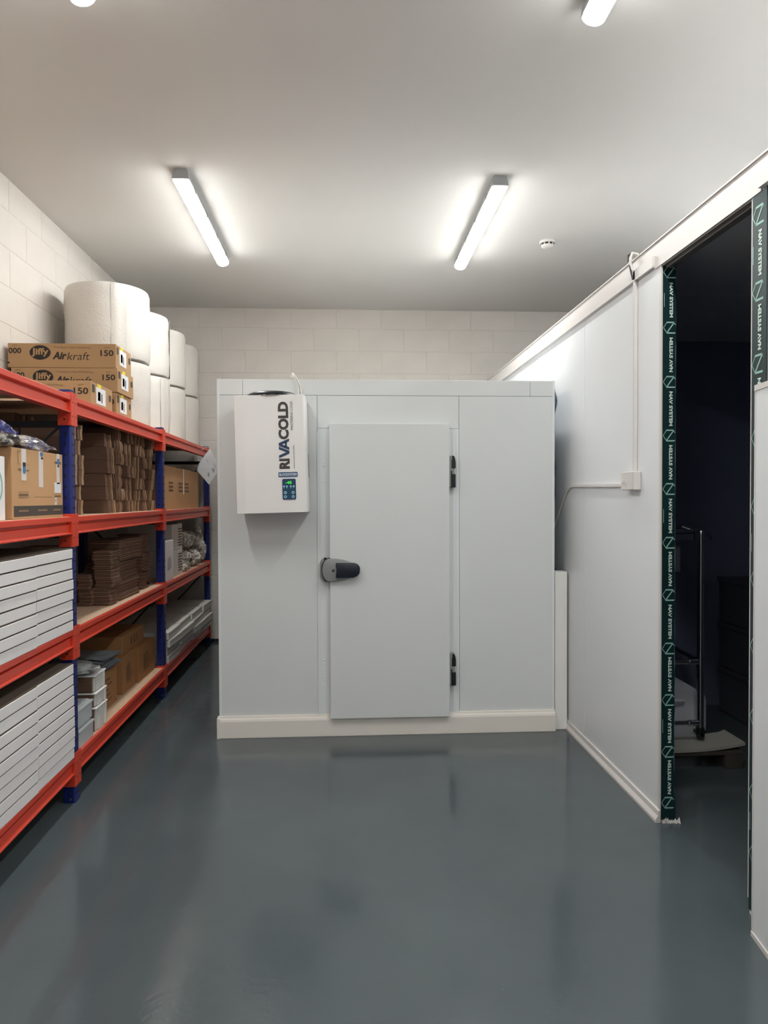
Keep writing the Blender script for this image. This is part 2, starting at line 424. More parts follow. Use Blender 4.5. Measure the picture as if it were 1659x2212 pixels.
# protective tape on the two jambs
def nav_logo(mb, o, R, U, s, m):
    """N inside an open hexagon; s = size; drawn in frame R (along tape), U (across)"""
    o = Vector(o); R = Vector(R); U = Vector(U)
    def seg(a, b, w_):
        a = Vector(a); b = Vector(b); d = (b-a).normalized(); n = Vector((-d.y, d.x))*w_/2
        q = [a+n, b+n, b-n, a-n]
        mb.add([o+R*(p.x*s)+U*(p.y*s) for p in q], [(0, 1, 2, 3)], m)
    seg((-.46, -.46), (-.46, .30), .12); seg((-.44, .28), (.44, -.36), .10); seg((.46, -.36), (.46, .30), .12)
    seg((-.46, .28), (0, .58), .05); seg((0, .58), (.46, .28), .05)
    seg((.46, -.34), (.24, -.50), .07); seg((-.46, -.44), (-.40, -.50), .06)
def nav_tape(face, loc, zs, wid, zt, zb, name_label, torn=True):
    """face 'end': plane facing -Y ; 'room': plane facing -X. loc = (x, y) of the tape's left edge seen by viewer"""
    t = thing('protective_tape', name_label, 'tape', (loc[0], loc[1], 0))
    if face == 'end': Rv = Vector((1, 0, 0)); n = Vector((0, -1, 0))
    else: Rv = Vector((0, -1, 0)); n = Vector((-1, 0, 0))
    U_ = Vector((0, 0, 1)); off = n*.0016
    # strip with slightly ragged edges
    vs = []; fs = []; N_ = 60
    for i in range(N_+1):
        zz = zb+(zt-zb)*i/N_
        e = .0012*math.sin(i*1.7)+.001*math.sin(i*.6)
        if i < 3: e += .006
        for a, dn in ((0, 0), (0, 1), (wid+e, 1), (wid+e, 0)):
            vs.append(Rv*a+U_*zz+off*(1 if dn else 0))
    for i in range(N_):
        for k in range(3): fs.append((4*i+k, 4*i+k+1, 4*(i+1)+k+1, 4*(i+1)+k))
    fs += [(0, 1, 2, 3), tuple(4*N_+k for k in (3, 2, 1, 0))]
    MB().add(vs, fs).build('tape_strip', 'nav_green', t)
    off2 = n*.0024
    for i, zz in enumerate(zs):
        mb = MB()
        nav_logo(mb, Rv*(wid*.54)+U_*zz+off2, (0, 0, 1), -Rv, wid*.86, 'nav_logo')
        mb.build('logo', None, t)
        zn = zs[i+1] if i+1 < len(zs) else zz-.234
        if zn < zb: continue
        L_ = .150; zc_ = (zz+zn)/2
        if i % 2 == 0:   # reads downwards
            text('lettering', 'NAV SYSTEM', Rv*(wid*.50)+U_*(zc_+L_/2)+off2, (0, 0, -1), Rv, L_, wid*.27, 'nav_print', t, bold=.045)
            if i % 4 == 0: MB().add([Rv*(wid*.08)+U_*(zc_+.03)+off2, Rv*(wid*.12)+U_*(zc_+.03)+off2, Rv*(wid*.12)+U_*(zc_-.03)+off2, Rv*(wid*.08)+U_*(zc_-.03)+off2], [(0, 1, 2, 3)]).build('small_print', 'nav_logo', t)
        else:            # reads upwards
            text('lettering', 'NAV SYSTEM', Rv*(wid*.77)+U_*(zc_-L_/2)+off2, (0, 0, 1), -Rv, L_, wid*.27, 'nav_print', t, bold=.045)
    return t
zs = [CAMH+(1077-y)*3.04/1540 for y in (582, 703, 822, 940, 1058, 1177, 1293, 1412, 1527, 1643, 1757)]
t1 = nav_tape('end', (XP+.004, YD1-.0005), zs, .058, ZD-.005, .012, 'dark green printed tape on the end of the partition, far side of the dark doorway')
# crumpled torn foot of the tape
mb = MB()
for i in range(9):
    x = .002+i*.0085; h = .010+.022*random.random()
    mb.add([(x, -.004, 0), (x+.010, -.012-.01*random.random(), 0), (x+.012, -.004, h), (x+.002, -.010, h*.7)], [(0, 1, 2), (0, 2, 3), (1, 2, 3)])
mb.build('torn_foot', 'trim_white', t1, label='torn crumpled white foil at the foot')
zs2 = [CAMH+(1077-y)*2.32/1540 for y in (455, 622, 782, 945, 1098, 1260, 1410, 1570, 1740, 1880)]
t2 = nav_tape('room', (XP-.0025, YD0-.009), zs2, .072, ZD+.0, .02, 'dark green printed tape down the near side of the dark doorway')
MB().box(-.0055, -.0015, -.088, -.070, .9, ZD+.002).build('tape_fold', 'nav_green', t2)

# white insulated board standing against the near wall
bd = thing('wall_board', 'white insulated board standing on the floor at the right edge, below the green tape', 'board', (1.324, 2.226, 0), math.radians(-7.6))
MB().box(-.0, .018, -1.05, 0, .0, 1.775).build('board_core', 'panel_white', bd, bevel=.002)
MB().box(-.003, .021, -1.05, .003, 1.772, 1.79).build('top_edge', 'trim_white', bd)
MB().box(-.002, .019, -.004, .003, .0, 1.772).build('side_edge', 'trim_white', bd)
MB().box(-.004, .0, -1.05, .003, 0, .016).build('foot_edge', 'trim_white', bd)

# conduit and switch on the partition
cd = thing('switched_outlet', 'white switch box on the partition with cable trunking running up and left', 'switch', (XP, 3.30, 1.467))
MB().box(-.038, -.001, -.052, .088, 0, .086).build('box_body', 'trim_white', cd, bevel=.003)
MB().box(-.041, -.0385, -.050, .086, .002, .084).build('face_plate', 'trim_white', cd, bevel=.001)
MB().box(-.047, -.041, .055, .066, .034, .052).build('rocker', 'trim_white', cd, bevel=.002)
MB().box(-.0445, -.041, .020, .025, .038, .048).build('screw_cover', 'pvc_cream', cd)
tr = MB().box(-.016, -.001, -.008, .012, .086, 1.03)
tr.build('trunking', 'trim_white', cd, bevel=.001, label='vertical white trunking')
MB().box(-.014, -.001, .088, .90, .014, .030, M=Matrix.Rotation(.016, 4, 'X')).build('trunking', 'trim_white', cd, bevel=.001, label='horizontal white trunking')
MB().tube([(-.008, .89, .036), (-.008, .96, .028), (-.008, 1.04, -.004), (-.008, 1.12, -.07), (-.010, 1.20, -.15), (-.012, 1.30, -.24)], .006, 8).build('cable', 'cable_white', cd)
MB().tube([(-.012, .002, 1.03), (-.020, .012, 1.04), (-.026, .02, 1.07), (-.022, .028, 1.10), (-.01, .036, 1.125), (.02, .04, 1.12)], .0065, 8).build('cable', 'cable_white', cd)
MB().tube([(-.020, .004, .99), (-.026, .012, 1.03), (-.028, .02, 1.06)], .0045, 8).build('cable', 'cable_dark', cd)
MB().tube([(-.028, .034, 1.085), (-.026, .042, 1.115), (.0, .05, 1.13)], .0055, 8).build('cable', 'cable_dark', cd)

# ------------------------------------------------------------------ cold room
FY, X0, X1, HZ = 4.30, -.745, 1.287, 2.145
cr = thing('cold_room', 'pale grey walk-in cold room with closed door in the middle of the room', 'cold room', (0, FY, 0))
def cp(x0, x1, z0, z1, m='coldroom_grey', name='panel', y0=0.0, y1=.06, bev=.0015):
    return bx(name, x0+.001, x1-.001, y0, y1, z0+.001, z1-.001, m, cr, bevel=bev)
MB().box(X0+.004, X1-.004, .004, 2.6, .02, HZ-.004).build('core', 'seam_dark', cr)
cp(X0, -.155, .10, 2.05); cp(.702, X1, .10, 2.05)
cp(X0, -.597, 2.05, HZ); cp(-.597, 1.138, 2.05, HZ); cp(1.138, X1, 2.05, HZ)
cp(-.155, .702, 1.853, 2.05, name='lintel')
for a, b in ((-.155, -.070), (.625, .702)):
    cp(a, b, .10, 1.853, 'coldroom_frame', 'door_frame', y0=-.004)
    s = -1 if a < 0 else 1
    e = a+.012 if a < 0 else b-.012
    bx('frame_ridge', min(e, e+s*-.006), max(e, e+s*-.006), -.007, -.003, .13, 1.83, 'coldroom_frame', cr)
    bx('frame_ridge', (a+b)/2+.02*s-.004-.02, (a+b)/2+.02*s-.018, -.0075, -.003, .13, 1.83, 'coldroom_frame', cr)
cp(-.07, .625, .13, 1.853, 'coldroom_frame', 'door_frame', y0=.0)
# sides and top
bx('panel', X0, X0+.06, .061, 2.6, .02, HZ, 'coldroom_grey', cr); bx('panel', X1-.06, X1, .061, 2.6, .02, HZ, 'coldroom_grey', cr)
bx('roof_panel', X0+.06, X1-.06, .061, 2.6, HZ-.003, HZ, 'coldroom_grey', cr)
bx('side_edge', X0-.003, X0+.012, -.0025, .01, .13, HZ, 'coldroom_frame', cr); bx('side_edge', X1-.012, X1+.003, -.0025, .01, .13, HZ, 'coldroom_frame', cr)
# skirting profile
MB().prism([(0, 0), (-.024, 0), (-.026, .004), (-.026, .100), (-.022, .112), (-.012, .118), (-.010, .128), (0, .130)], 'x', X0-.012, X1+.004).build('skirting', 'pvc_cream', cr)
MB().box(X0-.014, X0+.004, -.030, .02, 0, .122).build('skirting_end', 'pvc_cream', cr, bevel=.002)
# door leaf
dl = MB().box(-.082, .634, -.060, -.008, .116, 1.877).build('door', 'coldroom_grey', cr, bevel=.003, label='flat pale grey door leaf')
bx('gasket', -.070, .622, -.008, -.003, .13, 1.865, 'gap_black', dl)
bx('edge_line', .614, .6165, -.0606, -.059, .120, 1.873, 'coldroom_frame', dl)
# lever handle
def disc(name, poly, y0, y1, m, par, bev=.003, **k):
    return MB().prism(poly, 'y', y0, y1).build(name, m, par, smooth=True, bevel=bev, seg=2, angle=35, **k)
hz = 1.008
keeper = disc('latch_keeper', rrect(-.142, -.078, hz-.070, hz+.070, .035, 6), -.048, -.006, 'handle_grey', cr, .006)
def dshape(x0, x1, zc, h, taper, n=10):
    p = []
    for i in range(n+1):
        t = math.radians(90+180*i/n); p.append((x0+h*.62+h*.62*math.cos(t), zc+h*math.sin(t)))
    for i in range(n+1):
        t = math.radians(-90+180*i/n); p.append((x1-taper*.9+taper*.9*math.cos(t), zc+taper*math.sin(t)))
    return p
BP = [(-.085, .068), (-.045, .067), (0, .060), (.035, .049), (.062, .034), (.070, .015)]
hb = disc('handle', [(-.0858+.0422*math.cos(math.radians(90+180*i/12)), hz+.068*math.sin(math.radians(90+180*i/12))) for i in range(13)]+[(x, hz-z) for x, z in BP[1:]]+[(x, hz+z) for x, z in reversed(BP[1:])], -.092, -.061, 'handle_grey', cr, .010, label='grey rounded latch body')
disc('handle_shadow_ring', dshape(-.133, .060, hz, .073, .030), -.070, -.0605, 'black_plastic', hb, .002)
hl = disc('lever', [(-.048, hz-.044), (.052, hz-.044), (.078, hz-.036), (.094, hz-.018), (.096, hz+.018), (.084, hz+.036), (.060, hz+.044), (-.048, hz+.044), (-.043, hz)], -.112, -.082, 'navy_plastic', hb, .006)
disc('lock_pin', ellipse(-.062, hz-.002, .009, .009, 12), -.096, -.090, 'ink_grey', hb, .002)
# hinges
for zt, zb in ((1.686, 1.497), (.494, .303)):
    h = bx('hinge', .629, .668, -.050, -.003, zb, zt, 'handle_grey', cr, bevel=.004)
    H_ = zt-zb
    MB().prism([(.648, zt-.075), (.648, zt-.028), (.652, zt-.018), (.652, zt+.001), (.660, zt-.001), (.668, zt-.012), (.6725, zt-.04), (.6725, zt-.076)], 'y', -.056, -.006).build('hinge_cap', 'black_plastic', h, bevel=.002)
    bx('hinge_cap', .650, .6725, -.056, -.006, zb-.002, zb+.080, 'black_plastic', h, bevel=.004)
    bx('hinge_slot', .644, .651, -.0535, -.006, zb-.002, zb+.098, 'black_plastic', h, bevel=.001)
# blind screws on the frame
for zc in (1.645, 1.625, 1.555, 1.534, .459, .438, .360, .338):
    MB().lathe([(.006, 0), (.0055, .002), (.003, .0035), (0, .004)], n=8).build('screw_cap', 'coldroom_frame', cr, loc=(-.118, -.004, zc)).rotation_euler = (math.pi/2, 0, 0)

# refrigeration unit
U0 = Vector((-.594, 4.03, 1.347))
ru = thing('refrigeration_unit', 'white wall-mounted refrigeration unit with lettering, hung on the cold room left of its door', 'cooling unit', tuple(U0))
ru.rotation_euler = (0, math.radians(-1.3), 0)
UW, UH = .394, .660
MB().box(0, UW-.02, .002, .260, .004, UH-.004).build('casing', 'unit_white', ru, bevel=.002)
# front cover folded at both sides
MB().prism([(0, 0), (.052, -.006), (UW-.062, -.006), (UW-.012, -.002), (UW-.004, .006), (UW, .03), (UW, .262), (UW-.012, .262), (UW-.012, .02), (0, .006)], 'z', 0, UH).build('front_cover', 'unit_white', ru, bevel=.0015)
bx('side_slot', UW-.0005, UW+.0008, .20, .25, .20, .34, 'seam_dark', ru)
bx('back_seal', .01, UW-.02, .258, .2655, .01, UH-.01, 'ink_grey', ru)
YT = -.0075
def utext(s, px0, px1, py0, py1, m, bold=.02, name='lettering'):
    # pixel box -> local box on the cover (reads bottom to top)
    sc_x = lambda p: (p-510)/379.0
    sc_z = lambda p: (1110-p)/383.0
    xr = sc_x(px1); zb_ = sc_z(py1); L_ = sc_z(py0)-zb_; h_ = sc_x(px1)-sc_x(px0)
    return text(name, s, (xr, YT, zb_), (0, 0, 1), (-1, 0, 0), L_, h_, m, ru, bold=bold)
utext('RI', 602, 624, 994, 1016, 'logo_dark', .05)
utext('COLD', 602, 624, 872, 953, 'logo_dark', .05)
def ul(pts, m='logo_navy'):
    mb = MB(); q = [Vector(((px-510)/379.0, YT, (1110-py)/383.0)) for px, py in pts]
    mb.add(q, [tuple(range(len(q)))]); mb.build('lettering', m, ru)
ul([(602, 993), (602, 987), (617, 980.5), (602, 974), (602, 968), (624, 977.5), (624, 983.5)])      # V
ul([(624, 976), (624, 970), (609, 963.5), (624, 957), (624, 951), (602, 960.5), (602, 966.5)])      # A
ul([(615, 969), (619, 969), (619, 958), (615, 958)])
utext('MASTERING COLD', 628, 633, 872, 933, 'logo_dark', .0)
utext('www.rivacold.com', 631.5, 634.5, 966, 1016, 'logo_dark', .0)
def ubox(name, p0, p1, q0, q1, m, d=.003, r=.005):
    x0, x1, z0, z1 = (p0-510)/379.0, (p1-510)/379.0, (1110-q1)/383.0, (1110-q0)/383.0
    return MB().prism(rrect(x0, x1, z0, z1, r), 'y', -.006-d, -.004).build(name, m, ru)
bg = ubox('badge', 599.5, 640, 1023, 1033.5, 'badge_blue')
text('badge_lettering', 'BLOCKSYSTEM', ((601.5-510)/379, -.0095, (1110-1031)/383), (1, 0, 0), (0, 0, 1), 36.5/379, 5.5/383, 'label_white', bg, bold=.02)
cpn = ubox('control_panel', 607, 635.5, 1037.5, 1082, 'control_navy', .004, .008)
text('display', '-45', ((614-510)/379, -.0105, (1110-1048.5)/383), (1, 0, 0), (0, 0, 1), 13/379, 6/383, 'led_green', cpn, bold=.03, label='glowing green digits')
for px in (610.5, 616.5, 625, 631):
    MB().prism(ellipse((px-510)/379, (1110-1053.5)/383, .006, .005, 8), 'y', -.0115, -.0095).build('indicator', 'button_pale', cpn)
    MB().prism([((px-511)/379, (1110-1055)/383), ((px-510)/379, (1110-1059)/383), ((px-509)/379, (1110-1055)/383)], 'y', -.011, -.0095).build('indicator', 'button_pale', cpn)
for px in (613, 629.5):
    for py in (1067, 1076):
        bt = MB().prism(ellipse((px-510)/379, (1110-py)/383, .0085, .0085, 14), 'y', -.013, -.0095).build('button', 'button_pale', cpn)
        MB().prism(ellipse((px-510)/379, (1110-py)/383, .0035, .0035, 8), 'y', -.0136, -.0125).build('button_mark', 'control_navy', bt)
# fan guard on top
fg = MB().lathe([(.142, 0), (.145, .004), (.142, .012), (.130, .020), (.128, .016), (.138, .004)], n=36).build('fan_guard', 'black_plastic', ru, loc=(.20, .118, UH+.001), smooth=True)
mb = MB()
for k in range(1, 6):
    pts = [(math.cos(t)*.024*k, math.sin(t)*.024*k, .020+.006*math.cos(k*.25)) for t in [2*math.pi*i/28 for i in range(29)]]
    mb.tube(pts, .0016, 5)
for k in range(6):
    t = math.pi*k/3; mb.tube([(0, 0, .027), (math.cos(t)*.08, math.sin(t)*.08, .026), (math.cos(t)*.138, math.sin(t)*.138, .014)], .002, 5)
mb.build('guard_wires', 'black_plastic', fg)
MB().tube([(.345, .20, UH-.01), (.352, .21, UH+.03), (.350, .225, UH+.075), (.335, .24, UH+.115), (.318, .25, UH+.148), (.312, .275, UH+.162), (.31, .31, UH+.156)], .0045, 8).build('cable', 'cable_white', ru)
MB().tube([(.358, .20, UH-.01), (.364, .21, UH+.035), (.360, .225, UH+.08), (.343, .24, UH+.12), (.325, .25, UH+.152), (.312, .275, UH+.168), (.30, .31, UH+.156)], .0045, 8).build('cable', 'cable_white', ru)
MB().tube([(.350, .206, UH-.01), (.357, .216, UH+.03), (.354, .232, UH+.078), (.330, .245, UH+.132), (.312, .265, UH+.160)], .003, 8).build('cable', 'cable_dark', ru)

# narrow white foam board at the cold room's right side
fb = MB().box(0, .077, -.05, .05, 0, .975).build('foam_board', 'foam_white', None, loc=(1.297, 4.36, 0), bevel=.003)
tag(fb, 'white polystyrene board standing upright between cold room and right partition', 'foam board')
# blue protective film on the partition beside the cold room
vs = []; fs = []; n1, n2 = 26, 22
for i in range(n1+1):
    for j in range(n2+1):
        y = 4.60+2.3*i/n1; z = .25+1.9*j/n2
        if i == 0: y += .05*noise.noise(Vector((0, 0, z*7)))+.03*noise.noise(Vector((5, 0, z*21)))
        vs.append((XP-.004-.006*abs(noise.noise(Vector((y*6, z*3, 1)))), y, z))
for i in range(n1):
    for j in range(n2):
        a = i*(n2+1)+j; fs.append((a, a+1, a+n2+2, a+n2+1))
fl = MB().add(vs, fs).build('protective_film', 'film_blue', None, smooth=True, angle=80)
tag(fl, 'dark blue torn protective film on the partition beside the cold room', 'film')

# ------------------------------------------------------------------ lights and detector
def batten(x, y0, y1, label):
    L_ = y1-y0
    t = thing('batten_light', label, 'ceiling light', (x, y0, ZC), 0, 'LED battens on the ceiling')
    MB().prism([(-.034, 0), (-.043, -.020), (-.048, -.054), (.048, -.054), (.043, -.020), (.034, 0)], 'y', .02, L_-.02).build('housing', 'fitting_grey', t)
    prof = [(.047*math.cos(a), -.054-.036*math.sin(a)) for a in [math.radians(180*i/18) for i in range(19)]]
    MB().prism(prof, 'y', .012, L_-.012).build('diffuser', 'tube', t, smooth=True, angle=50)
    cap = [(-.030, 0), (-.040, -.018), (-.049, -.036)]+[(-.049*math.cos(a), -.036-.047*math.sin(a)) for a in [math.pi*i/10 for i in range(11)]]+[(.040, -.018), (.030, 0)]
    capu = [(-.036, 0), (-.044, -.02), (-.0495, -.058), (.0495, -.058), (.044, -.02), (.036, 0)]
    for a, b in ((0, .03), (L_-.03, L_)):
        MB().prism(capu, 'y', a, b).build('end_cap', 'fitting_grey', t, bevel=.003)
    for k in range(4):
        yy = L_*(k+.5)/4
        for s in (-1, 1): bx('clip', s*.047-.003, s*.047+.003, yy-.018, yy+.018, -.062, -.040, 'grey_steel', t)
    return t
b0 = batten(-.93, 4.20, 5.67, 'lit LED batten on the ceiling, far one on the left')
dup(b0, (.935, 4.20, ZC), 0, 'lit LED batten on the ceiling, far one on the right, nearer the smoke detector')
dup(b0, (-.95, 1.26, ZC), 0, 'lit LED batten cut off by the top edge at the upper left corner')
dup(b0, (.97, 1.27, ZC), 0, 'lit LED batten cut off by the top edge at the upper right corner')
for x, y, lab in ((-.95, -1.7, 'lit LED batten on the ceiling behind the camera, left row'), (.97, -1.7, 'lit LED batten on the ceiling behind the camera, right row'),
                  (-.95, -4.6, 'added unseen fill batten on the ceiling far behind the camera, left row'), (.97, -4.6, 'added unseen fill batten on the ceiling far behind the camera, right row'),  # unseen pair added as fill for cold room front, cartons and back wall
                  (2.85, 4.20, 'lit LED batten above the store, beyond the partition, far one'), (2.85, 1.27, 'lit LED batten above the store, beyond the partition, near one')):
    dup(b0, (x, y, ZC), 0, lab)
sd = thing('smoke_detector', 'small round white smoke detector on the ceiling right of the lights', 'smoke detector', (1.52, 5.25, ZC))
MB().lathe([(0, 0), (.055, 0), (.058, -.012), (.052, -.018)], n=24).build('base_ring', 'trim_white', sd, smooth=True)
MB().lathe([(.044, -.030), (.046, -.040), (.034, -.050), (0, -.052)], n=24).build('dome', 'trim_white', sd, smooth=True)
MB().lathe([(.040, -.016), (.040, -.032)], n=24).build('vent_gap', 'ink_grey', sd)
for k in range(8):
    t = math.pi*k/4; c, s = math.cos(t)*.043, math.sin(t)*.043
    MB().box(c-.004, c+.004, s-.004, s+.004, -.032, -.016).build('vent_rib', 'trim_white', sd)

# ------------------------------------------------------------------ shelving rack
RX, RY, RA = -1.268, 3.445, math.radians(.62)
def rack(u, y):   # u = distance behind the beam face (towards the left wall), y world-ish
    d = y-RY; return (RX-u*math.cos(RA)-d*math.sin(RA), RY+d*math.cos(RA)-u*math.sin(RA)*0)
LV = (1.92, 1.352, .822, .222)
PY = (1.675, 3.445, 5.215, 7.07)
rk = thing('shelving_rack', 'long red and blue steel shelving rack with chipboard shelves along the left wall', 'shelving', (RX, RY, 0), RA)
D_ = .60
def post_mesh():
    m = MB()
    m.box(-.057, -.004, -.035, .035, 0, 1.945)
    return m
holes = []
def post(u, y):
    # u local x of the post's outer face
    p = MB().prism([(u-.055, -.030+y), (u-.055, .030+y), (u-.010, .030+y), (u-.003, .020+y), (u-.003, -.020+y), (u-.010, -.030+y)], 'z', .006, 1.945).build('post', 'blue_steel', rk)
    return p
for y in PY:
    yy = y-RY
    p = post(0, yy)
    mb = MB()
    for k in range(int(1.9/.05)):
        zz = .04+k*.05
        mb.prism(ellipse(yy-.010, zz, .0045, .007, 6), 'x', -.0032, -.0022)
        mb.prism(ellipse(yy+.012, zz, .0045, .007, 6), 'x', -.0032, -.0022)
        mb.prism([(-.034, zz-.006), (-.026, zz-.006), (-.026, zz+.006), (-.034, zz+.006)], 'y', yy-.0312, yy-.0295)
    h = mb.build('post_holes', 'gap_black', p); h['kind'] = 'stuff'
    pc = MB().prism(rrect(-.058, .0, yy-.034, yy+.034, .008, 3), 'z', 0, .035).build('post_foot', 'blue_steel', rk)
    MB().cyl((-.020, yy-.040, .02), (-.020, yy-.036, .02), .007, 6).build('foot_bolt', 'bolt_steel', pc)
    MB().prism([(-D_, -.030+yy), (-D_, .030+yy), (-D_+.045, .030+yy), (-D_+.052, .020+yy), (-D_+.052, -.020+yy), (-D_+.045, -.030+yy)], 'z', 0, 1.912).build('post', 'blue_steel', rk)
    # side braces
    for zt in (1.80, 1.28, .74, .16):
        bx('side_brace', -D_+.05, -.05, yy-.012, yy+.012, zt-.03, zt, 'dark_steel', rk)
    for k, (za, zb) in enumerate(((.2, .72), (.76, 1.26), (1.30, 1.78))):
        a, b = ((-.06, za), (-D_+.055, zb)) if k % 2 else ((-D_+.055, za), (-.06, zb))
        MB().tube([(a[0], yy, a[1]), (b[0], yy, b[1])], .008, 4).build('diagonal_brace', 'dark_steel', rk)
prof = [(-.040, 0), (-.001, 0), (.001, -.002), (.001, -.023), (-.003, -.026), (-.021, -.027), (-.021, -.036), (-.010, -.040),
        (-.010, -.072), (-.003, -.076), (.002, -.077), (.002, -.082), (-.040, -.082)]
for bi in range(3):
    ya, yb = PY[bi]-RY+.036, PY[bi+1]-RY-.036
    for zt in LV:
        bm_ = MB().prism([(a, zt+b-.0015) for a, b in prof], 'y', ya, yb).build('beam', 'red_steel', rk)
        for yc, s in ((ya, 1), (yb, -1)):
            br = MB()
            y0_, y1_ = (yc-.0345, yc+.002) if s > 0 else (yc-.002, yc+.0345)
            br.box(-.004, .0035, y0_, y1_, zt-.143, zt+.012)
            ys_ = yc if s > 0 else yc-.003
            br.box(-.058, .003, ys_-.001, ys_+.004, zt-.143, zt+.012)
            bo = br.build('bracket', 'red_steel', bm_)
            MB().cyl((.0036, (y0_+y1_)/2, zt-.035), (.0046, (y0_+y1_)/2, zt-.035), .0035, 6).cyl((.0036, (y0_+y1_)/2, zt-.10), (.0046, (y0_+y1_)/2, zt-.10), .0035, 6).cyl((-.028, ys_-.0015 if s > 0 else ys_-.0022, zt-.115), (-.028, ys_+.006 if s > 0 else ys_-.0008, zt-.115), .0045, 6).build('bracket_holes', 'gap_black', bm_)
        MB().box(-D_, -D_+.035, ya, yb, zt-.075, zt-.012).build('rear_beam', 'grey_steel', rk)
        MB().box(-D_+.005, -.014, ya+.001, yb-.001, zt-.020, zt-.0005).build('shelf_board', 'chipboard', rk)
        for k in (1, 2):
            yy = ya+(yb-ya)*k/3; bx('cross_support', -D_+.03, -.04, yy-.015, yy+.015, zt-.055, zt-.021, 'grey_steel', rk)

# ------------------------------------------------------------------ carton builders
def R_(u, y, z): x, yy = rack(u, y); return (x, yy, z)
def carton(name, label, loc, size, m, group=None, rz=0.0, seam=True, cat='carton', bev=.003, bulge=0.0):
    """local: x from -sx to 0 (0 = aisle face), y 0..sy, z 0..sz"""
    sx, sy, sz = size
    t = thing(name, label, cat, loc, rz, group)
    MB().box(-sx, 0, 0, sy, 0, sz).build('body', m, t, bevel=bev)
    if seam:
        MB().box(-sx+.002, .0006, sy/2-.001, sy/2+.001, sz-.0012, sz+.0006).build('flap_seam', 'ink_soft', t)
    return t
def lines(t, face, rects, m, name='print'):
    """rects on aisle face (x=0): (y0,y1,z0,z1); on near face (y=0): (x0,x1,z0,z1)"""
    mb = MB()
    for a, b, c, d in rects:
        if face == 'aisle': mb.add([(.0012, a, c), (.0012, b, c), (.0012, b, d), (.0012, a, d)], [(0, 1, 2, 3)])
        else: mb.add([(a, -.0012, c), (b, -.0012, c), (b, -.0012, d), (a, -.0012, d)], [(0, 1, 2, 3)])
    return mb.build(name, m, t, kind='stuff' if len(rects) > 4 else None)

# ---- top shelf: mailer cartons with printing
def airkraft(label, x1, y, z, dy, h, W=.62):
    t = thing('mailer_carton', label, 'carton', (x1, y, z), RA*0, 'printed mailer cartons on the top shelf')
    MB().box(-W, 0, 0, dy, 0, h).build('body', 'kraft', t, bevel=.003)
    R, U = (1, 0, 0), (0, 0, 1); Y = -.0015
    f = lambda px: -W+(px-103)/1262.0*W; g = lambda py: h*(1-(py-105)/275.0)
    def tx(s, a, b, c, d, m='ink', bold=.02, shear=0): text('lettering', s, (f(a), Y, g(d)), R, U, f(b)-f(a), g(c)-g(d), m, t, bold=bold, shear=shear)
    tx('000', 115, 262, 158, 222); tx('SIZE', 155, 215, 122, 140, 'ink_soft', 0)
    tx('150', 1185, 1338, 178, 245); tx('QTY', 1232, 1292, 142, 160, 'ink_grey', 0)
    tx('Air', 625, 790, 200, 285, bold=.035, shear=.25); tx('kraft', 795, 1058, 205, 292, bold=-.008, shear=.2)
    tx('Today\'s No Padding', 645, 1070, 140, 165, 'ink_soft', 0)
    e = MB().prism(ellipse(f(480), g(210), (f(600)-f(358))/2, (g(130)-g(292))/2, 28), 'y', -.002, -.0005).build('emblem', 'ink', t)
    text('emblem_lettering', 'Jiffy', (f(382), -.0026, g(258)), R, U, f(580)-f(382), g(160)-g(258), 'kraft', e, bold=.03)
    bx('tear_mark', f(100), f(125), -.0016, -.0004, g(335), g(318), 'ink', t)
    # aisle side
    MB().add([(.0012, dy*.22, h*.22), (.0012, dy*.66, h*.22), (.0012, dy*.66, h*.86), (.0012, dy*.22, h*.86)], [(0, 1, 2, 3)]).build('shipping_label', 'label_white', t)
    MB().add([(.001, dy*.28, h*.84), (.001, dy*.46, h*.84), (.001, dy*.46, h+.0), (.001, dy*.28, h)], [(0, 1, 2, 3)]).build('sticker', 'sticker_yellow', t)
    lines(t, 'aisle', [(dy*.05, dy*.16, h*.6, h*.9), (dy*.82, dy*.93, h*.5, h*.75), (dy*.3, dy*.42, h*.35, h*.7), (dy*.46, dy*.5, h*.3, h*.66)], 'ink_grey')
    return t
def airkraft_plain_side(t, dy, h):
    pass
airkraft('brown printed mailer carton, bottom of the stack of three on the top shelf', -1.335, 4.30, 1.921, .30, .140)
airkraft('brown printed mailer carton, middle of the stack of three on the top shelf', -1.325, 4.295, 2.063, .315, .140, W=.61)
airkraft('brown printed mailer carton, uppermost of the stack of three on the top shelf', -1.335, 4.30, 2.205, .30, .142)
airkraft('single brown printed mailer carton in front of the stack of three on the top shelf', -1.335, 3.875, 1.921, .352, .140)

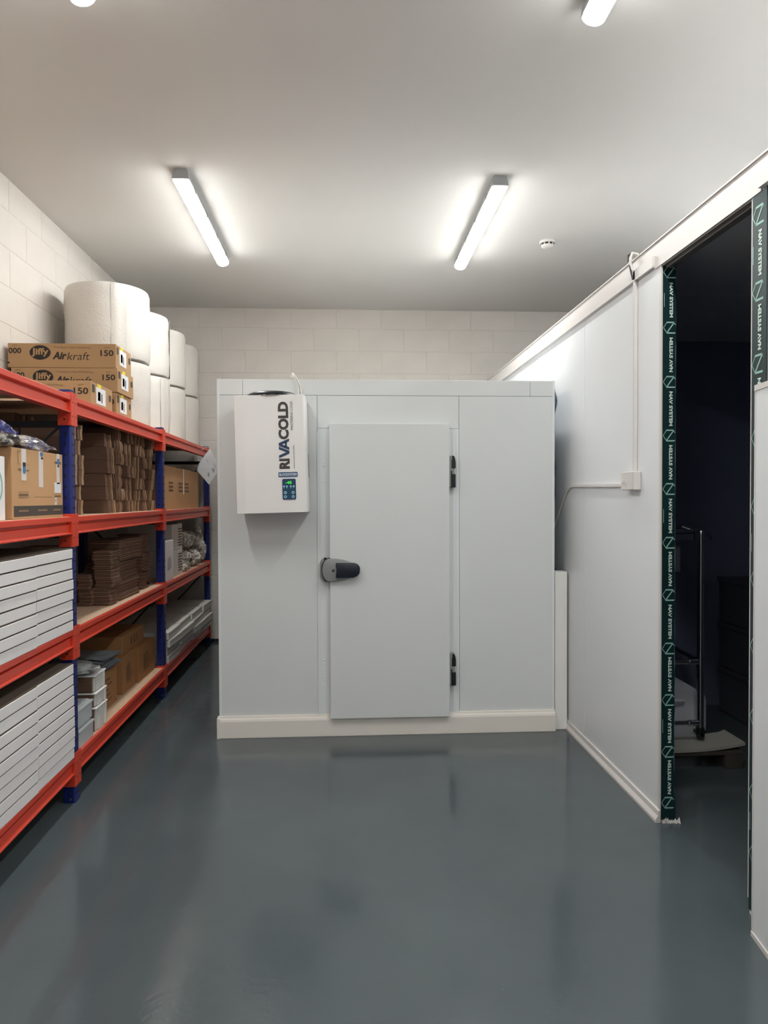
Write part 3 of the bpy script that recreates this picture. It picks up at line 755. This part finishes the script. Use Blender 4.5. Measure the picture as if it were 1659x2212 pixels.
# ---- bubble wrap rolls, two high
def roll_(label, x, y, z, r, h, seed):
    t = thing('bubble_wrap_roll', label, 'bubble wrap roll', (x, y, z), seed*.7, 'bubble wrap rolls on the top shelf')
    pr = [(.045, .01), (.05, .004), (r*.5, .004), (r-.03, .0), (r-.006, .006), (r, .03)]
    for k in range(1, 9): pr.append((r*(1+.006*math.sin(k*2.1+seed)), .03+(h-.06)*k/9))
    pr += [(r, h-.035), (r-.008, h-.010), (r-.035, h), (r*.5, h-.004), (.05, h-.004), (.045, h-.01)]
    MB().lathe(pr, n=56, wob=.022, seed=seed*3.1).build('wrap', 'bubble_wrap', t, smooth=True)
    MB().lathe([(.045, .0), (.045, h), (.040, h), (.040, 0), (.045, 0)], n=20).build('core', 'wrap_core', t)
    # loose outer end of the sheet
    vs = []; fs = []
    for i in range(7):
        a = -1.9+i*.06; rr = r+.004+.003*math.sin(i)
        vs += [(rr*math.cos(a), rr*math.sin(a), .01), (rr*math.cos(a), rr*math.sin(a), h-.012)]
    for i in range(6): fs.append((2*i, 2*i+2, 2*i+3, 2*i+1))
    MB().add(vs, fs).build('loose_end', 'bubble_wrap', t, smooth=True)
names = ['nearest', 'second', 'third', 'farthest']
for i, (y, hh) in enumerate(((5.08, (.45, .50)), (5.655, (.45, .47)), (6.22, (.455, .47)), (6.78, (.455, .47)))):
    for k in (0, 1):
        roll_('%s large white bubble wrap roll of the %s stack on the top shelf' % (('lower', 'upper')[k], names[i]),
              -1.625-(.0 if k == 0 else .006*(i % 2)), y+(0 if k == 0 else -.006), 1.921+(0 if k == 0 else hh[0]+.003), .277-.001*i+(-.004 if k == 0 else 0), hh[k], i*2+k)

# ---- bay A shelf 2: brown carton, white carton, bags
t = carton('brown_carton', 'tan carton with three tape strips and dark printed band, second shelf', R_(.042, 2.89, 1.352), (.45, .510, .287), 'kraft_tan')
def q(px): return (px-150)/960.0*.515
def qz(py): return .287*(1-(py-700)/1130.0)
def stripe(px0, px1, py0, py1, m, name):
    return bx(name, .0, .0012, q(px0), q(px1), qz(py1), qz(py0), m, t)
stripe(175, 1098, 1620, 1790, 'ink_grey', 'printed_band')
for a, b, c_ in ((305, 385, 1210), (612, 692, 1310), (968, 1030, 1240)):
    s = stripe(a, b, 700, c_, 'tape_clear', 'tape_strip')
for a, b, c_, d in ((325, 375, 960, 1110), (640, 690, 715, 800), (975, 1020, 790, 900)):
    MB().prism([(q(v), zz) for v, zz in zip((a, b, b, (a+b)/2, a), (qz(c_), qz(c_), qz(d-30), qz(d), qz(d-30)))], 'x', .0012, .002).build('tape_mark', 'tape_blue', t)
for a, b, c_, d in ((325, 375, 920, 985), (655, 690, 800, 835), (985, 1015, 895, 940)):
    bx('tape_print', .0012, .0022, q(a), q(b), qz(d), qz(c_), 'ink', t)
stripe(920, 1055, 1215, 1400, 'label_white', 'shipping_label')
lines(t, 'aisle', [(q(a), q(b), qz(d), qz(c_)) for a, b, c_, d in ((245, 430, 1392, 1398), (245, 430, 1484, 1490), (255, 415, 1425, 1460), (245, 300, 748, 754), (390, 430, 748, 754), (245, 300, 950, 956), (390, 430, 950, 956), (245, 251, 750, 955), (250, 300, 1025, 1050), (385, 430, 1035, 1060), (930, 975, 840, 880), (1020, 1060, 840, 885), (920, 1050, 1445, 1475), (525, 860, 1474, 1480))], 'ink_soft')
lines(t, 'aisle', [(q(a), q(b), qz(d), qz(c_)) for a, b, c_, d in ((920, 965, 1490, 1510), (920, 930, 1510, 1540), (955, 965, 1515, 1550), (918, 968, 1555, 1570), (920, 960, 1580, 1612))], 'label_white')
mb_ = MB()
for a, b in ((248, 418), (585, 765), (885, 1045)):
    n_ = 8
    for k in range(n_):
        y0 = q(a)+(q(b)-q(a))*k/n_; mb_.add([(.0026, y0, qz(1715)), (.0026, y0+.007, qz(1715)), (.0026, y0+.007, qz(1685)), (.0026, y0, qz(1685))], [(0, 1, 2, 3)])
mb_.build('band_print', 'kraft_edge', t)
t = carton('white_carton', 'white carton with a round green print, cut off by the left edge, second shelf', R_(.030, 2.40, 1.352), (.45, .395, .243), 'carton_white')
ring = MB(); e1 = ellipse(.30, .13, .075, .075, 28); e2 = ellipse(.30, .13, .067, .067, 28)
ring.add([(.0012, a, b) for a, b in e1]+[(.0012, a, b) for a, b in e2], [(i, (i+1) % 28, 28+(i+1) % 28, 28+i) for i in range(28)])
ring.build('printed_ring', 'nav_logo', t)
e1 = ellipse(.30, .13, .05, .05, 28); e2 = ellipse(.30, .13, .043, .043, 28)
MB().add([(.0012, a, b) for a, b in e1]+[(.0012, a, b) for a, b in e2], [(i, (i+1) % 28, 28+(i+1) % 28, 28+i) for i in range(28)]).build('printed_ring', 'nav_logo', t)

def bag(name, label, c, r, m, seed, group=None, sub=4, amp=.32, tipv=None, cat='plastic bag', bottom=None, rz=0):
    bm = bmesh.new(); bmesh.ops.create_icosphere(bm, subdivisions=sub, radius=1.0)
    for v in bm.verts:
        p = v.co.copy(); s = Vector((seed*3.7, seed*1.3, 0))
        k = 1+amp*(noise.noise(p*1.6+s))+amp*.55*abs(noise.noise(p*4.2+s))+amp*.25*abs(noise.noise(p*10+s))-amp*.2
        p = Vector((p.x*k, p.y*k, p.z*k))
        if tipv is not None and p.y > .4: f = (p.y-.4)/.8; p.z *= (1-.75*min(1, f)); p.z += tipv*f; p.y += .35*f; p.x += .35*f
        v.co = Vector((p.x*r[0], p.y*r[1], p.z*r[2]))
    bz = -r[2]*.8 if bottom is None else bottom-c[2]
    for v in bm.verts:
        if v.co.z < bz: v.co.z = bz+.002*noise.noise(v.co*40)*0
    me = bpy.data.meshes.new(name); bm.to_mesh(me); bm.free(); me.materials.append(MATS[m])
    o = bpy.data.objects.new(name, me); C.objects.link(o); o.location = c; o.rotation_euler = (0, 0, rz)
    return tag(o, label, cat, group)
ZB = 1.352+.288
bag('plastic_bag', 'crumpled clear bag of blue items lying on the tan carton, left edge', R_(.20, 2.88, ZB+.060), (.12, .24, .072), 'bag_blue', 1, bottom=ZB)
bag('plastic_bag', 'dark silvery crumpled plastic bag behind the others on the tan carton', R_(.33, 3.24, ZB+.045), (.11, .17, .058), 'bag_silver', 2, bottom=ZB)
bag('plastic_bag', 'pale lilac clear plastic bag draped over the front edge of the tan carton', R_(.100, 3.14, ZB+.030), (.070, .18, .036), 'bag_lilac', 3, tipv=-.5, bottom=ZB)
bag('plastic_bag', 'dark crumpled plastic bag at the front corner of the tan carton by the white carton', R_(.085, 2.90, ZB+.028), (.05, .10, .034), 'bag_silver', 6, bottom=ZB)

# ---- white flat cartons with corrugated liners, two columns on shelves 3 and 4
def flat_carton_proto(L_, H_):
    t = thing('flat_carton', 'x', 'carton', (0, 0, 0))
    Dd = .50
    MB().box(-Dd, 0, 0, L_, 0, H_-.006).build('tray', 'carton_white', t, bevel=.0012, seg=1)
    mb = MB(); n_ = int(L_/.009); y0 = .002
    vs = []; fs = []
    for i in range(2*n_+1):
        yy = .002+(L_-.004)*i/(2*n_); zz = H_-.006+(.0052 if i % 2 else .0006)
        vs += [(-.0035, yy, zz), (-Dd+.004, yy, zz)]
    for i in range(2*n_): fs.append((2*i, 2*i+1, 2*i+3, 2*i+2))
    mb.add(vs, fs); mb.box(-Dd+.004, -.0035, .002, L_-.002, H_-.0066, H_-.0055)
    mb.build('corrugated_liner', 'liner_brown', t)
    return t
for lvl, base, n_, hh, word in ((2, .8225, 8, .0480, 'third shelf'), (3, .2225, 9, .0494, 'lowest shelf')):
    pr = flat_carton_proto(.396, hh)
    for ci, (y0, side) in enumerate(((2.598, 'left'), (3.002, 'right'))):
        for k in range(n_):
            lab = 'white flat carton, %s in the near %s column on the %s' % ('topmost' if k == n_-1 else ORD[k]+(' up' if k else ''), side, word)
            xx, yy, zz = R_(-.004+.006*random.random(), y0+.004*(random.random()-.5), base+k*hh)
            if pr['label'] == 'x': o = pr; o.location = (xx, yy, zz); o['label'] = lab; o['group'] = 'white flat cartons at the near end'
            else: o = dup(pr, (xx, yy, zz), 0, lab, 'white flat cartons at the near end')
            o.rotation_euler = (0, 0, .004*(random.random()-.5))

# ---- flattened carton bundles (standing sheets), bay B shelf 2
def bundle_mesh(W, L_, H_, n_, seed, lay='stand'):
    mb = MB(); rnd = random.Random(seed)
    if lay == 'stand':      # sheets normal to y, folded edges show on the aisle face
        th = L_/n_
        ph = rnd.random()*6
        for i in range(n_):
            off = .006*math.sin(i*.9+ph)+.004*rnd.random()
            y0 = i*th; S = 4
            vs = []; fs = []
            bow = .002*math.sin(i*.35+ph)
            for k in range(S+1):
                zz = H_*k/S; bx_ = off+.0025*math.sin(math.pi*k/S*1.4+ph)-(.002 if k in (0, S) else 0)
                by = bow*math.sin(math.pi*k/S)
                for (a, b) in ((-W, 0), (-W, th*.82), (bx_, th*.82), (bx_+.003, th*.41), (bx_, 0)): vs.append((a, y0+b+by, zz))
            for k in range(S):
                for j in range(5): jj = (j+1) % 5; fs.append((5*k+j, 5*k+jj, 5*k+5+jj, 5*k+5+j))
            fs += [(4, 3, 2, 1, 0), tuple(5*S+j for j in range(5))]
            mb.add(vs, fs, 'kraft_edge' if i % 4 == 3 or i == n_-1 else ('kraft_edge' if i % 4 == 3 else ('kraft_dark' if i % 2 else 'kraft_dark2')))
    else:                    # sheets lying flat
        th = H_/n_
        for i in range(n_):
            ox = .006*math.sin(i*.7+seed)+.004*rnd.random(); oy = .005*math.sin(i*1.1+seed)
            z0 = i*th
            mb.prism(rrect(-W+ox, ox, oy, L_+oy, .012, 1), 'z', z0, z0+th*.8, 'kraft_dark' if i % 2 else 'kraft_dark2')
    return mb
def bundles(cols, base, words, shelf):
    for ci, (u, y, W, L_, hh, n_, lay, word, sheets) in enumerate(cols):
        pr = None
        for k in range(n_):
            lab = 'brown flattened carton bundle, %s, %s' % ('topmost' if k == n_-1 else ORD[k]+(' up' if k else ''), word)
            jit = .010*math.sin(k*1.9+ci*2.3); jy = .003*math.sin(k*2.7+ci)
            loc = R_(u+jit, y+jy, base+k*hh)
            if pr is None:
                pr = thing('carton_bundle', lab, 'carton bundle', loc, 0, 'flattened carton bundles on the %s shelf' % shelf)
                bundle_mesh(W, L_-.018, hh-.0015, sheets, ci+11, lay).build('sheets', None, pr)
                o = pr
            else: o = dup(pr, loc, 0, lab, pr['group'])
            o.rotation_euler = (0, 0, .015*math.sin(k*3.1+ci*1.7))
bundles([
    (.075, 3.56, .22, .22, .0765, 6, 'stand', 'front stack behind near blue post, second shelf', 6),
    (.33, 3.60, .20, .24, .0725, 7, 'stand', 'rear stack behind near blue post, second shelf', 6),
    (.085, 4.16, .26, .16, .0765, 6, 'stand', 'wide stack showing flat face, second shelf', 7),
    (.36, 4.18, .20, .18, .0725, 7, 'stand', 'rear stack behind wide one, second shelf', 6),
    (.085, 4.345, .42, .18, .0725, 7, 'stand', 'stack just right of wide one, second shelf', 7),
    (.085, 4.545, .42, .17, .0725, 7, 'stand', 'middle stack, second shelf', 6),
    (.085, 4.735, .42, .15, .0725, 7, 'stand', 'stack right of middle, second shelf', 6),
    (.085, 4.905, .42, .15, .0725, 7, 'stand', 'last but one stack, second shelf', 6),
    (.075, 5.07, .42, .11, .0725, 7, 'stand', 'last stack by far post, second shelf', 5),
], 1.352, None, 'second')
bundles([
    (.155, 4.14, .09, .16, .092, 2, 'flat', 'leftmost low stack, third shelf', 9),
    (.05, 4.15, .115, .15, .105, 3, 'flat', 'front low stack, third shelf', 10),
    (.34, 4.12, .19, .19, .115, 3, 'flat', 'dark rear stack, third shelf', 10),
    (.062, 4.33, .20, .42, .122, 3, 'flat', 'tall leaning stack, third shelf', 11),
    (.075, 4.88, .16, .18, .125, 3, 'flat', 'tall stack nearest far post, third shelf', 11),
], .822, None, 'third')

# ---- bay B lowest shelf
ZL = .222
def clear_box(label, loc):
    t = thing('storage_box', label, 'storage box', loc, 0, 'clear storage boxes on the lowest shelf')
    W, L_, H_ = .34, .20, .100
    s = MB()
    for x0, x1, y0, y1 in ((-W, -W+.003, 0, L_), (-.003, 0, 0, L_), (-W, 0, 0, .003), (-W, 0, L_-.003, L_)): s.box(x0, x1, y0, y1, 0, H_-.02)
    s.box(-W, 0, 0, L_, 0, .003)
    s.build('tub', 'clear_plastic', t)
    MB().box(-W-.006, .006, -.006, L_+.006, H_-.022, H_-.012).box(-W+.012, -.012, .012, L_-.012, H_-.012, H_-.004).build('lid', 'clear_plastic', t, bevel=.002)
    bx('contents', -W+.02, -.02, .02, L_-.02, .004, H_*.55, 'carton_grey', t)
clear_box('clear plastic storage box with lid, the lower one beside the middle blue post', R_(.015, 3.505, ZL))
clear_box('clear plastic storage box with lid, the upper one beside the middle blue post', R_(.020, 3.505, ZL+.101))
for k, (h0, hh, u) in enumerate(((0, .125, .018), (.127, .075, .020), (.204, .090, .026))):
    t = thing('wrapped_bundle', '%s brown bundle wrapped in white film behind the clear boxes, lowest shelf' % ('bottom', 'middle', 'top')[k], 'bundle', R_(u, 3.765, ZL+h0), 0, 'film wrapped bundles on the lowest shelf')
    MB().box(-.30, -.012, 0, .17, .0, hh-.008).build('stack', 'kraft_dark2', t, bevel=.004)
    mb = MB()
    for j in range(6):
        x0 = -.016+.003*(j % 2); mb.box(x0, x0+.010+.003*(j % 3), .012+j*.025, .012+j*.025+.021, .004, hh-.004)
    mb.build('sheet_edges', 'carton_grey', t)
    MB().box(-.31, .004, -.003, .175, hh-.009, hh-.001).build('film', 'carton_white', t, bevel=.003)
t = carton('tan_carton', 'tan carton with faint printing behind the film wrapped bundles, lowest shelf', R_(.095, 3.985, ZL), (.40, .38, .225), 'kraft_orange')
lines(t, 'aisle', [(.06+.0*k, .06+.22*(1-.12*(k % 3)), .04+.03*k, .052+.03*k) for k in range(5)], 'ink_soft')
def text_carton(label, loc, size, m='kraft_orange'):
    t = carton('tan_carton', label, loc, size, m, 'tan cartons on the lowest shelf')
    sy, sz = size[1], size[2]
    lines(t, 'aisle', [(sy*(.30+.11*k), sy*(.36+.11*k), sz*.22, sz*(.72+.06*(k % 2))) for k in range(3)]+[(sy*.68, sy*.72, sz*.3, sz*.55)], 'ink_soft')
    return t
text_carton('tan carton with upright printing, left of two side by side on the lowest shelf', R_(.090, 4.475, ZL), (.17, .27, .225)).rotation_euler = (0, 0, .0)
MB
text_carton('tan carton with upright printing beside the far blue post, lowest shelf', R_(.070, 4.765, ZL), (.38, .40, .225))
t = carton('tan_carton', 'tan carton lying across the tops of the two printed cartons, lowest shelf', R_(.115, 4.56, ZL+.227), (.40, .48, .115), 'kraft_orange')
lines(t, 'aisle', [(.18, .21, .03, .085), (.24, .27, .03, .09), (.30, .33, .035, .085)], 'ink_soft')
for k in range(7):
    o = MB(); pts = []
    vs = []; fs = []
    for i in range(9):
        for j in range(5):
            x = -.30+.30*i/8; y = .26*j/4
            vs.append((x, y, .003*math.sin(i*1.3)+.001*math.cos(j*2+k)))
    for i in range(8):
        for j in range(4): a = i*5+j; fs.append((a, a+1, a+6, a+5))
    o.add(vs, fs); o.add([(a, b, c_-.0055) for a, b, c_ in vs], fs)
    m = o.build('padded_mailer', 'mailer_grey', None, loc=R_(.075+.02*math.sin(k*2), 4.02+.012*math.cos(k*3), ZL+.239+k*.0125), smooth=True)
    m.rotation_euler = (0, 0, .12*math.sin(k*1.9))
    tag(m, 'grey padded mailer, %s in the loose pile on the lowest shelf' % ('topmost' if k == 6 else ORD[k]+(' up' if k else '')), 'mailer', 'grey mailers on the lowest shelf')
bag('poly_bag', 'silvery folded poly bag on top of the film wrapped bundles, lowest shelf', R_(.14, 3.80, ZL+.305+.022), (.12, .12, .026), 'poly_silver', 9, bottom=ZL+.296)

# ---- bay C
t0 = carton('tan_carton', 'tan carton nearest the far blue post on the second shelf of the far bay', R_(.055, 5.36, 1.352), (.45, .46, .335), 'kraft_tan', 'tan cartons on the second shelf, far bay')
lines(t0, 'aisle', [(.22, .36, .14+.03*k, .155+.03*k) for k in range(3)], 'ink_soft')
t0 = carton('tan_carton', 'middle tan carton on the second shelf of the far bay', R_(.055, 5.83, 1.352), (.45, .58, .332), 'kraft_tan', 'tan cartons on the second shelf, far bay')
lines(t0, 'aisle', [(.10, .25, .14+.03*k, .155+.03*k) for k in range(3)]+[(.33, .48, .14+.03*k, .155+.03*k) for k in range(3)], 'ink_soft')
bx('tape_strip', 0, .0015, .27, .30, .12, .332, 'tape_clear', t0)
t0 = carton('tan_carton', 'farthest tan carton on the second shelf, by the end post', R_(.058, 6.42, 1.352), (.45, .36, .328), 'kraft_tan', 'tan cartons on the second shelf, far bay')
t0 = carton('white_carton', 'narrow white carton beside the far blue post, third shelf', R_(.012, 5.255, .822), (.05, .27, .30), 'carton_white')
lines(t0, 'aisle', [(.09, .11, .08, .17), (.13, .15, .08, .18), (.17, .19, .09, .17)], 'paper_print')
for k, (h0, hh) in enumerate(((0, .20), (.202, .21))):
    t0 = carton('label_carton', '%s pale carton with rows of print next to the narrow white one, third shelf' % ('lower', 'upper')[k], R_(.040, 5.62, .822+h0), (.34, .35, hh), 'carton_grey', 'pale printed cartons, third shelf')
    lines(t0, 'aisle', [(.20, .33, .03+.022*j, .040+.022*j) for j in range(7)], 'ink_soft')
for i, (u, y, zz, r) in enumerate(((.17, 6.24, .09, (.13, .16, .10)), (.15, 6.57, .08, (.13, .16, .09)), (.17, 6.38, .26, (.13, .24, .09)), (.14, 6.86, .17, (.12, .11, .18)), (.06, 6.07, .045, (.05, .07, .05)))):
    bag('plastic_bag', ['crumpled clear bag at the left of the heap, third shelf of the far bay', 'crumpled clear bag at the bottom right of the heap, third shelf of the far bay', 'crumpled clear bag on top of the heap, third shelf of the far bay', 'crumpled clear bag against the end post, third shelf of the far bay', 'small shiny clear bag at the front foot of the heap, third shelf'][i],
        R_(u, y, .822+zz), r, 'bag_clear', 20+i, group='clear bags in the far bay', amp=.36, bottom=.8225)
cols = [(5.30, .40), (5.71, .45), (6.17, .45), (6.63, .40)]
for ci, (y, L_) in enumerate(cols):
    pr = None
    for k in range(4):
        lab = 'white shallow carton, %s of the %s column, lowest shelf, far bay' % (('bottom', 'second', 'third', 'top')[k], ('nearest', 'second', 'third', 'farthest')[ci])
        loc = R_(.0+.012*math.sin(k*2+ci)-.006*(ci), y+.01*math.sin(k*1.3+ci), ZL+k*.0585)
        if pr is None:
            pr = thing('shallow_carton', lab, 'carton', loc, 0, 'white shallow cartons in the far bay')
            MB().box(-.48, 0, 0, L_-.02, 0, .054).build('tray', 'carton_grey', pr, bevel=.003)
            bx('lid_line', -.47, .0008, .001, L_-.021, .036, .038, 'ink_soft', pr)
            o = pr
        else: o = dup(pr, loc, 0, lab, pr['group'])
        o.rotation_euler = (0, 0, .02*math.sin(k*2.2+ci*1.3))

# ---- document pouch hanging from the end post
dp = thing('document_pouch', 'clear pouch with white papers hanging askew from the end of the rack', 'document pouch', (-1.249, 6.63, 1.876))
A = Vector((.03, 0, .02)); B_ = Vector((.13, -.045, -.165)); Cc = Vector((.025, -.03, -.315)); Dv = Vector((-.105, .0, -.165))
nrm = (B_-A).cross(Dv-A).normalized()
if nrm.y > 0: nrm = -nrm
def sheet(name, m, s, d0, d1):
    cen = (A+B_+Cc+Dv)/4; q_ = [cen+(p-cen)*s for p in (A, B_, Cc, Dv)]
    vs = [p+nrm*d0 for p in q_]+[p+nrm*d1 for p in q_]
    return MB().add(vs, [(0, 1, 2, 3), (7, 6, 5, 4), (0, 4, 5, 1), (1, 5, 6, 2), (2, 6, 7, 3), (3, 7, 4, 0)]).build(name, m, dp)
sheet('papers', 'paper', .94, 0, .004)
sheet('sleeve', 'clear_plastic', 1.0, .0045, .0055)
ex = (B_-A).normalized(); ey = (Dv-A).normalized()
mb = MB()
for a, b, w_, h_ in ((.13, .03, .05, .012), (.15, .06, .03, .02), (.14, .12, .02, .02), (.03, .08, .05, .006)):
    p = A+ex*a+ey*b+nrm*.0062; mb.add([p, p+ex*w_, p+ex*w_+ey*h_, p+ey*h_], [(0, 1, 2, 3)])
mb.build('print', 'paper_print', dp)
MB().tube([(-.048, .012, .008), (-.02, .010, .030), (.01, .004, .034), (.03, 0, .018)], .0025, 5).build('string', 'cable_white', dp)

# ------------------------------------------------------------------ things in the dark store
st = thing('steel_trolley', 'stainless steel trolley frame on castors inside the dark doorway', 'trolley', (1.52, 3.72, 0))
def leg(x, y, zb):
    l = MB().cyl((x, y, zb+.055), (x, y, 1.235), .0175, 16).build('leg', 'steel', st, smooth=True)
    c = MB().cyl((x, y, zb+.04), (x, y, zb+.07), .022, 12)
    c.cyl((x-.012+.008, y+.015, zb+.026), (x+.012+.008, y+.015, zb+.026), .026, 14)
    c.box(x-.022, x+.03, y-.004, y+.03, zb+.035, zb+.052)
    c.build('castor', 'black_plastic', l, smooth=True)
    MB().cyl((x, y, .52), (x, y, .575), .0215, 14).build('collar', 'steel', l, smooth=True)
    MB().lathe([(.0175, 1.225), (.0185, 1.24), (.012, 1.252), (0, 1.256)], (x, y, 0), 14).build('cap', 'steel', l, smooth=True)
leg(.395, 0, .122); leg(0, 0, .122); leg(.43, .55, 0.0); leg(0, .55, 0.0)
for zz in (.547, .215):
    MB().cyl((0, 0, zz), (.395, 0, zz), .0125, 12).build('crossbar', 'steel', st, smooth=True)
    MB().cyl((.33, 0, zz), (.385, 0, zz), .0165, 12).build('socket', 'steel', st, smooth=True)
    if zz > .4: MB().cyl((.395, 0, zz), (.43, .55, zz), .0125, 12).build('crossbar', 'steel', st, smooth=True)
MB().box(-.02, .37, .02, .53, 1.235, 1.24).box(-.02, .37, .02, .025, 1.20, 1.262).box(.365, .37, .02, .53, 1.20, 1.262).box(-.02, .37, .525, .53, 1.20, 1.262).build('tray', 'steel', st)
mb = MB(); mb.tube([(.30, .02, 1.275), (.335, .01, 1.262), (.36, .0, 1.252), (.40, -.0, 1.252)], .006, 6)
mb.tube([(.40, 0, 1.24), (.44, 0, 1.232), (.455, 0, 1.205)], .006, 6); mb.build('hook', 'steel', st, smooth=True)
dr = MB().box(.10, .315, .06, .46, 1.02, 1.185).build('drawer', 'tray_dark', st, bevel=.01)
bx('drawer_rib', .20, .225, .056, .06, 1.04, 1.18, 'grey_steel', dr)
bx('drawer_rib', .26, .28, .056, .06, 1.04, 1.18, 'grey_steel', dr)

tk = thing('plastic_tub', 'large rounded white plastic tub behind the trolley leg in the dark doorway', 'tub', (1.60, 3.88, 0))
MB().prism(rrect(0, .44, 0.0, .355, .075, 6), 'y', 0, .30).build('tub_body', 'tank_white', tk, smooth=True, bevel=.02, seg=3)
MB().tube([(.20, -.0, .285), (.21, -.022, .297), (.25, -.025, .300), (.29, -.022, .297), (.30, 0, .285)], .008, 8).build('handle', 'tank_white', tk, smooth=True)
pl = thing('wooden_pallet', 'low dark wooden pallet under the white board in the dark doorway', 'pallet', (1.60, 3.62, 0))
for x0 in (.0, .40):
    bx('pallet_block', x0+.0, x0+.10, .0, .18, 0, .072, 'pallet_wood', pl, bevel=.003)
bx('slat', 0, .50, 0.0, .10, .073, .092, 'pallet_wood', pl, bevel=.002); bx('slat', 0, .50, .13, .22, .073, .092, 'pallet_wood', pl, bevel=.002)
vs = []; fs = []
for lay in (0, 1):
    for i in range(13):
        for j in range(3):
            x = -.0+.52*i/12; y = -.01+.22*j/2+(.02 if i == 12 and j == 2 else 0)-.03*(i/12)**2*(1-j/2)*-1
            vs.append((x, y+.0, .022*(max(0, i-5)/7)**2+(.016 if lay else 0)))
for i in range(12):
    for j in range(2):
        a = i*3+j; fs.append((a, a+1, a+4, a+3)); fs.append((a+39, a+42, a+43, a+40))
for i in range(12): fs.append((i*3, i*3+3, i*3+42, i*3+39)); fs.append((i*3+2, i*3+41, i*3+44, i*3+5))
for j in range(2): fs.append((j, j+39, j+40, j+1)); fs.append((36+j, 37+j, 76+j, 75+j))
wbd = MB().add(vs, fs).build('loose_board', 'board_white', None, loc=(1.60, 3.62, .094), smooth=True)
tag(wbd, 'slightly bent white board lying on the pallet under the trolley castor', 'board')
# stacked dark crates deep in the store
for k in range(3):
    t = thing('storage_crate', 'dark crate barely visible deep in the store, %s of its stack' % ('bottom', 'middle', 'top')[k], 'crate', (2.52, 4.25, k*.30), 0, 'dark crates in the store')
    MB().box(0, .5, 0, .4, 0, .27).build('crate_body', 'tray_dark', t, bevel=.01)
    MB().box(-.01, .51, -.01, .41, .27, .298).build('crate_rim', 'tray_dark', t, bevel=.004)
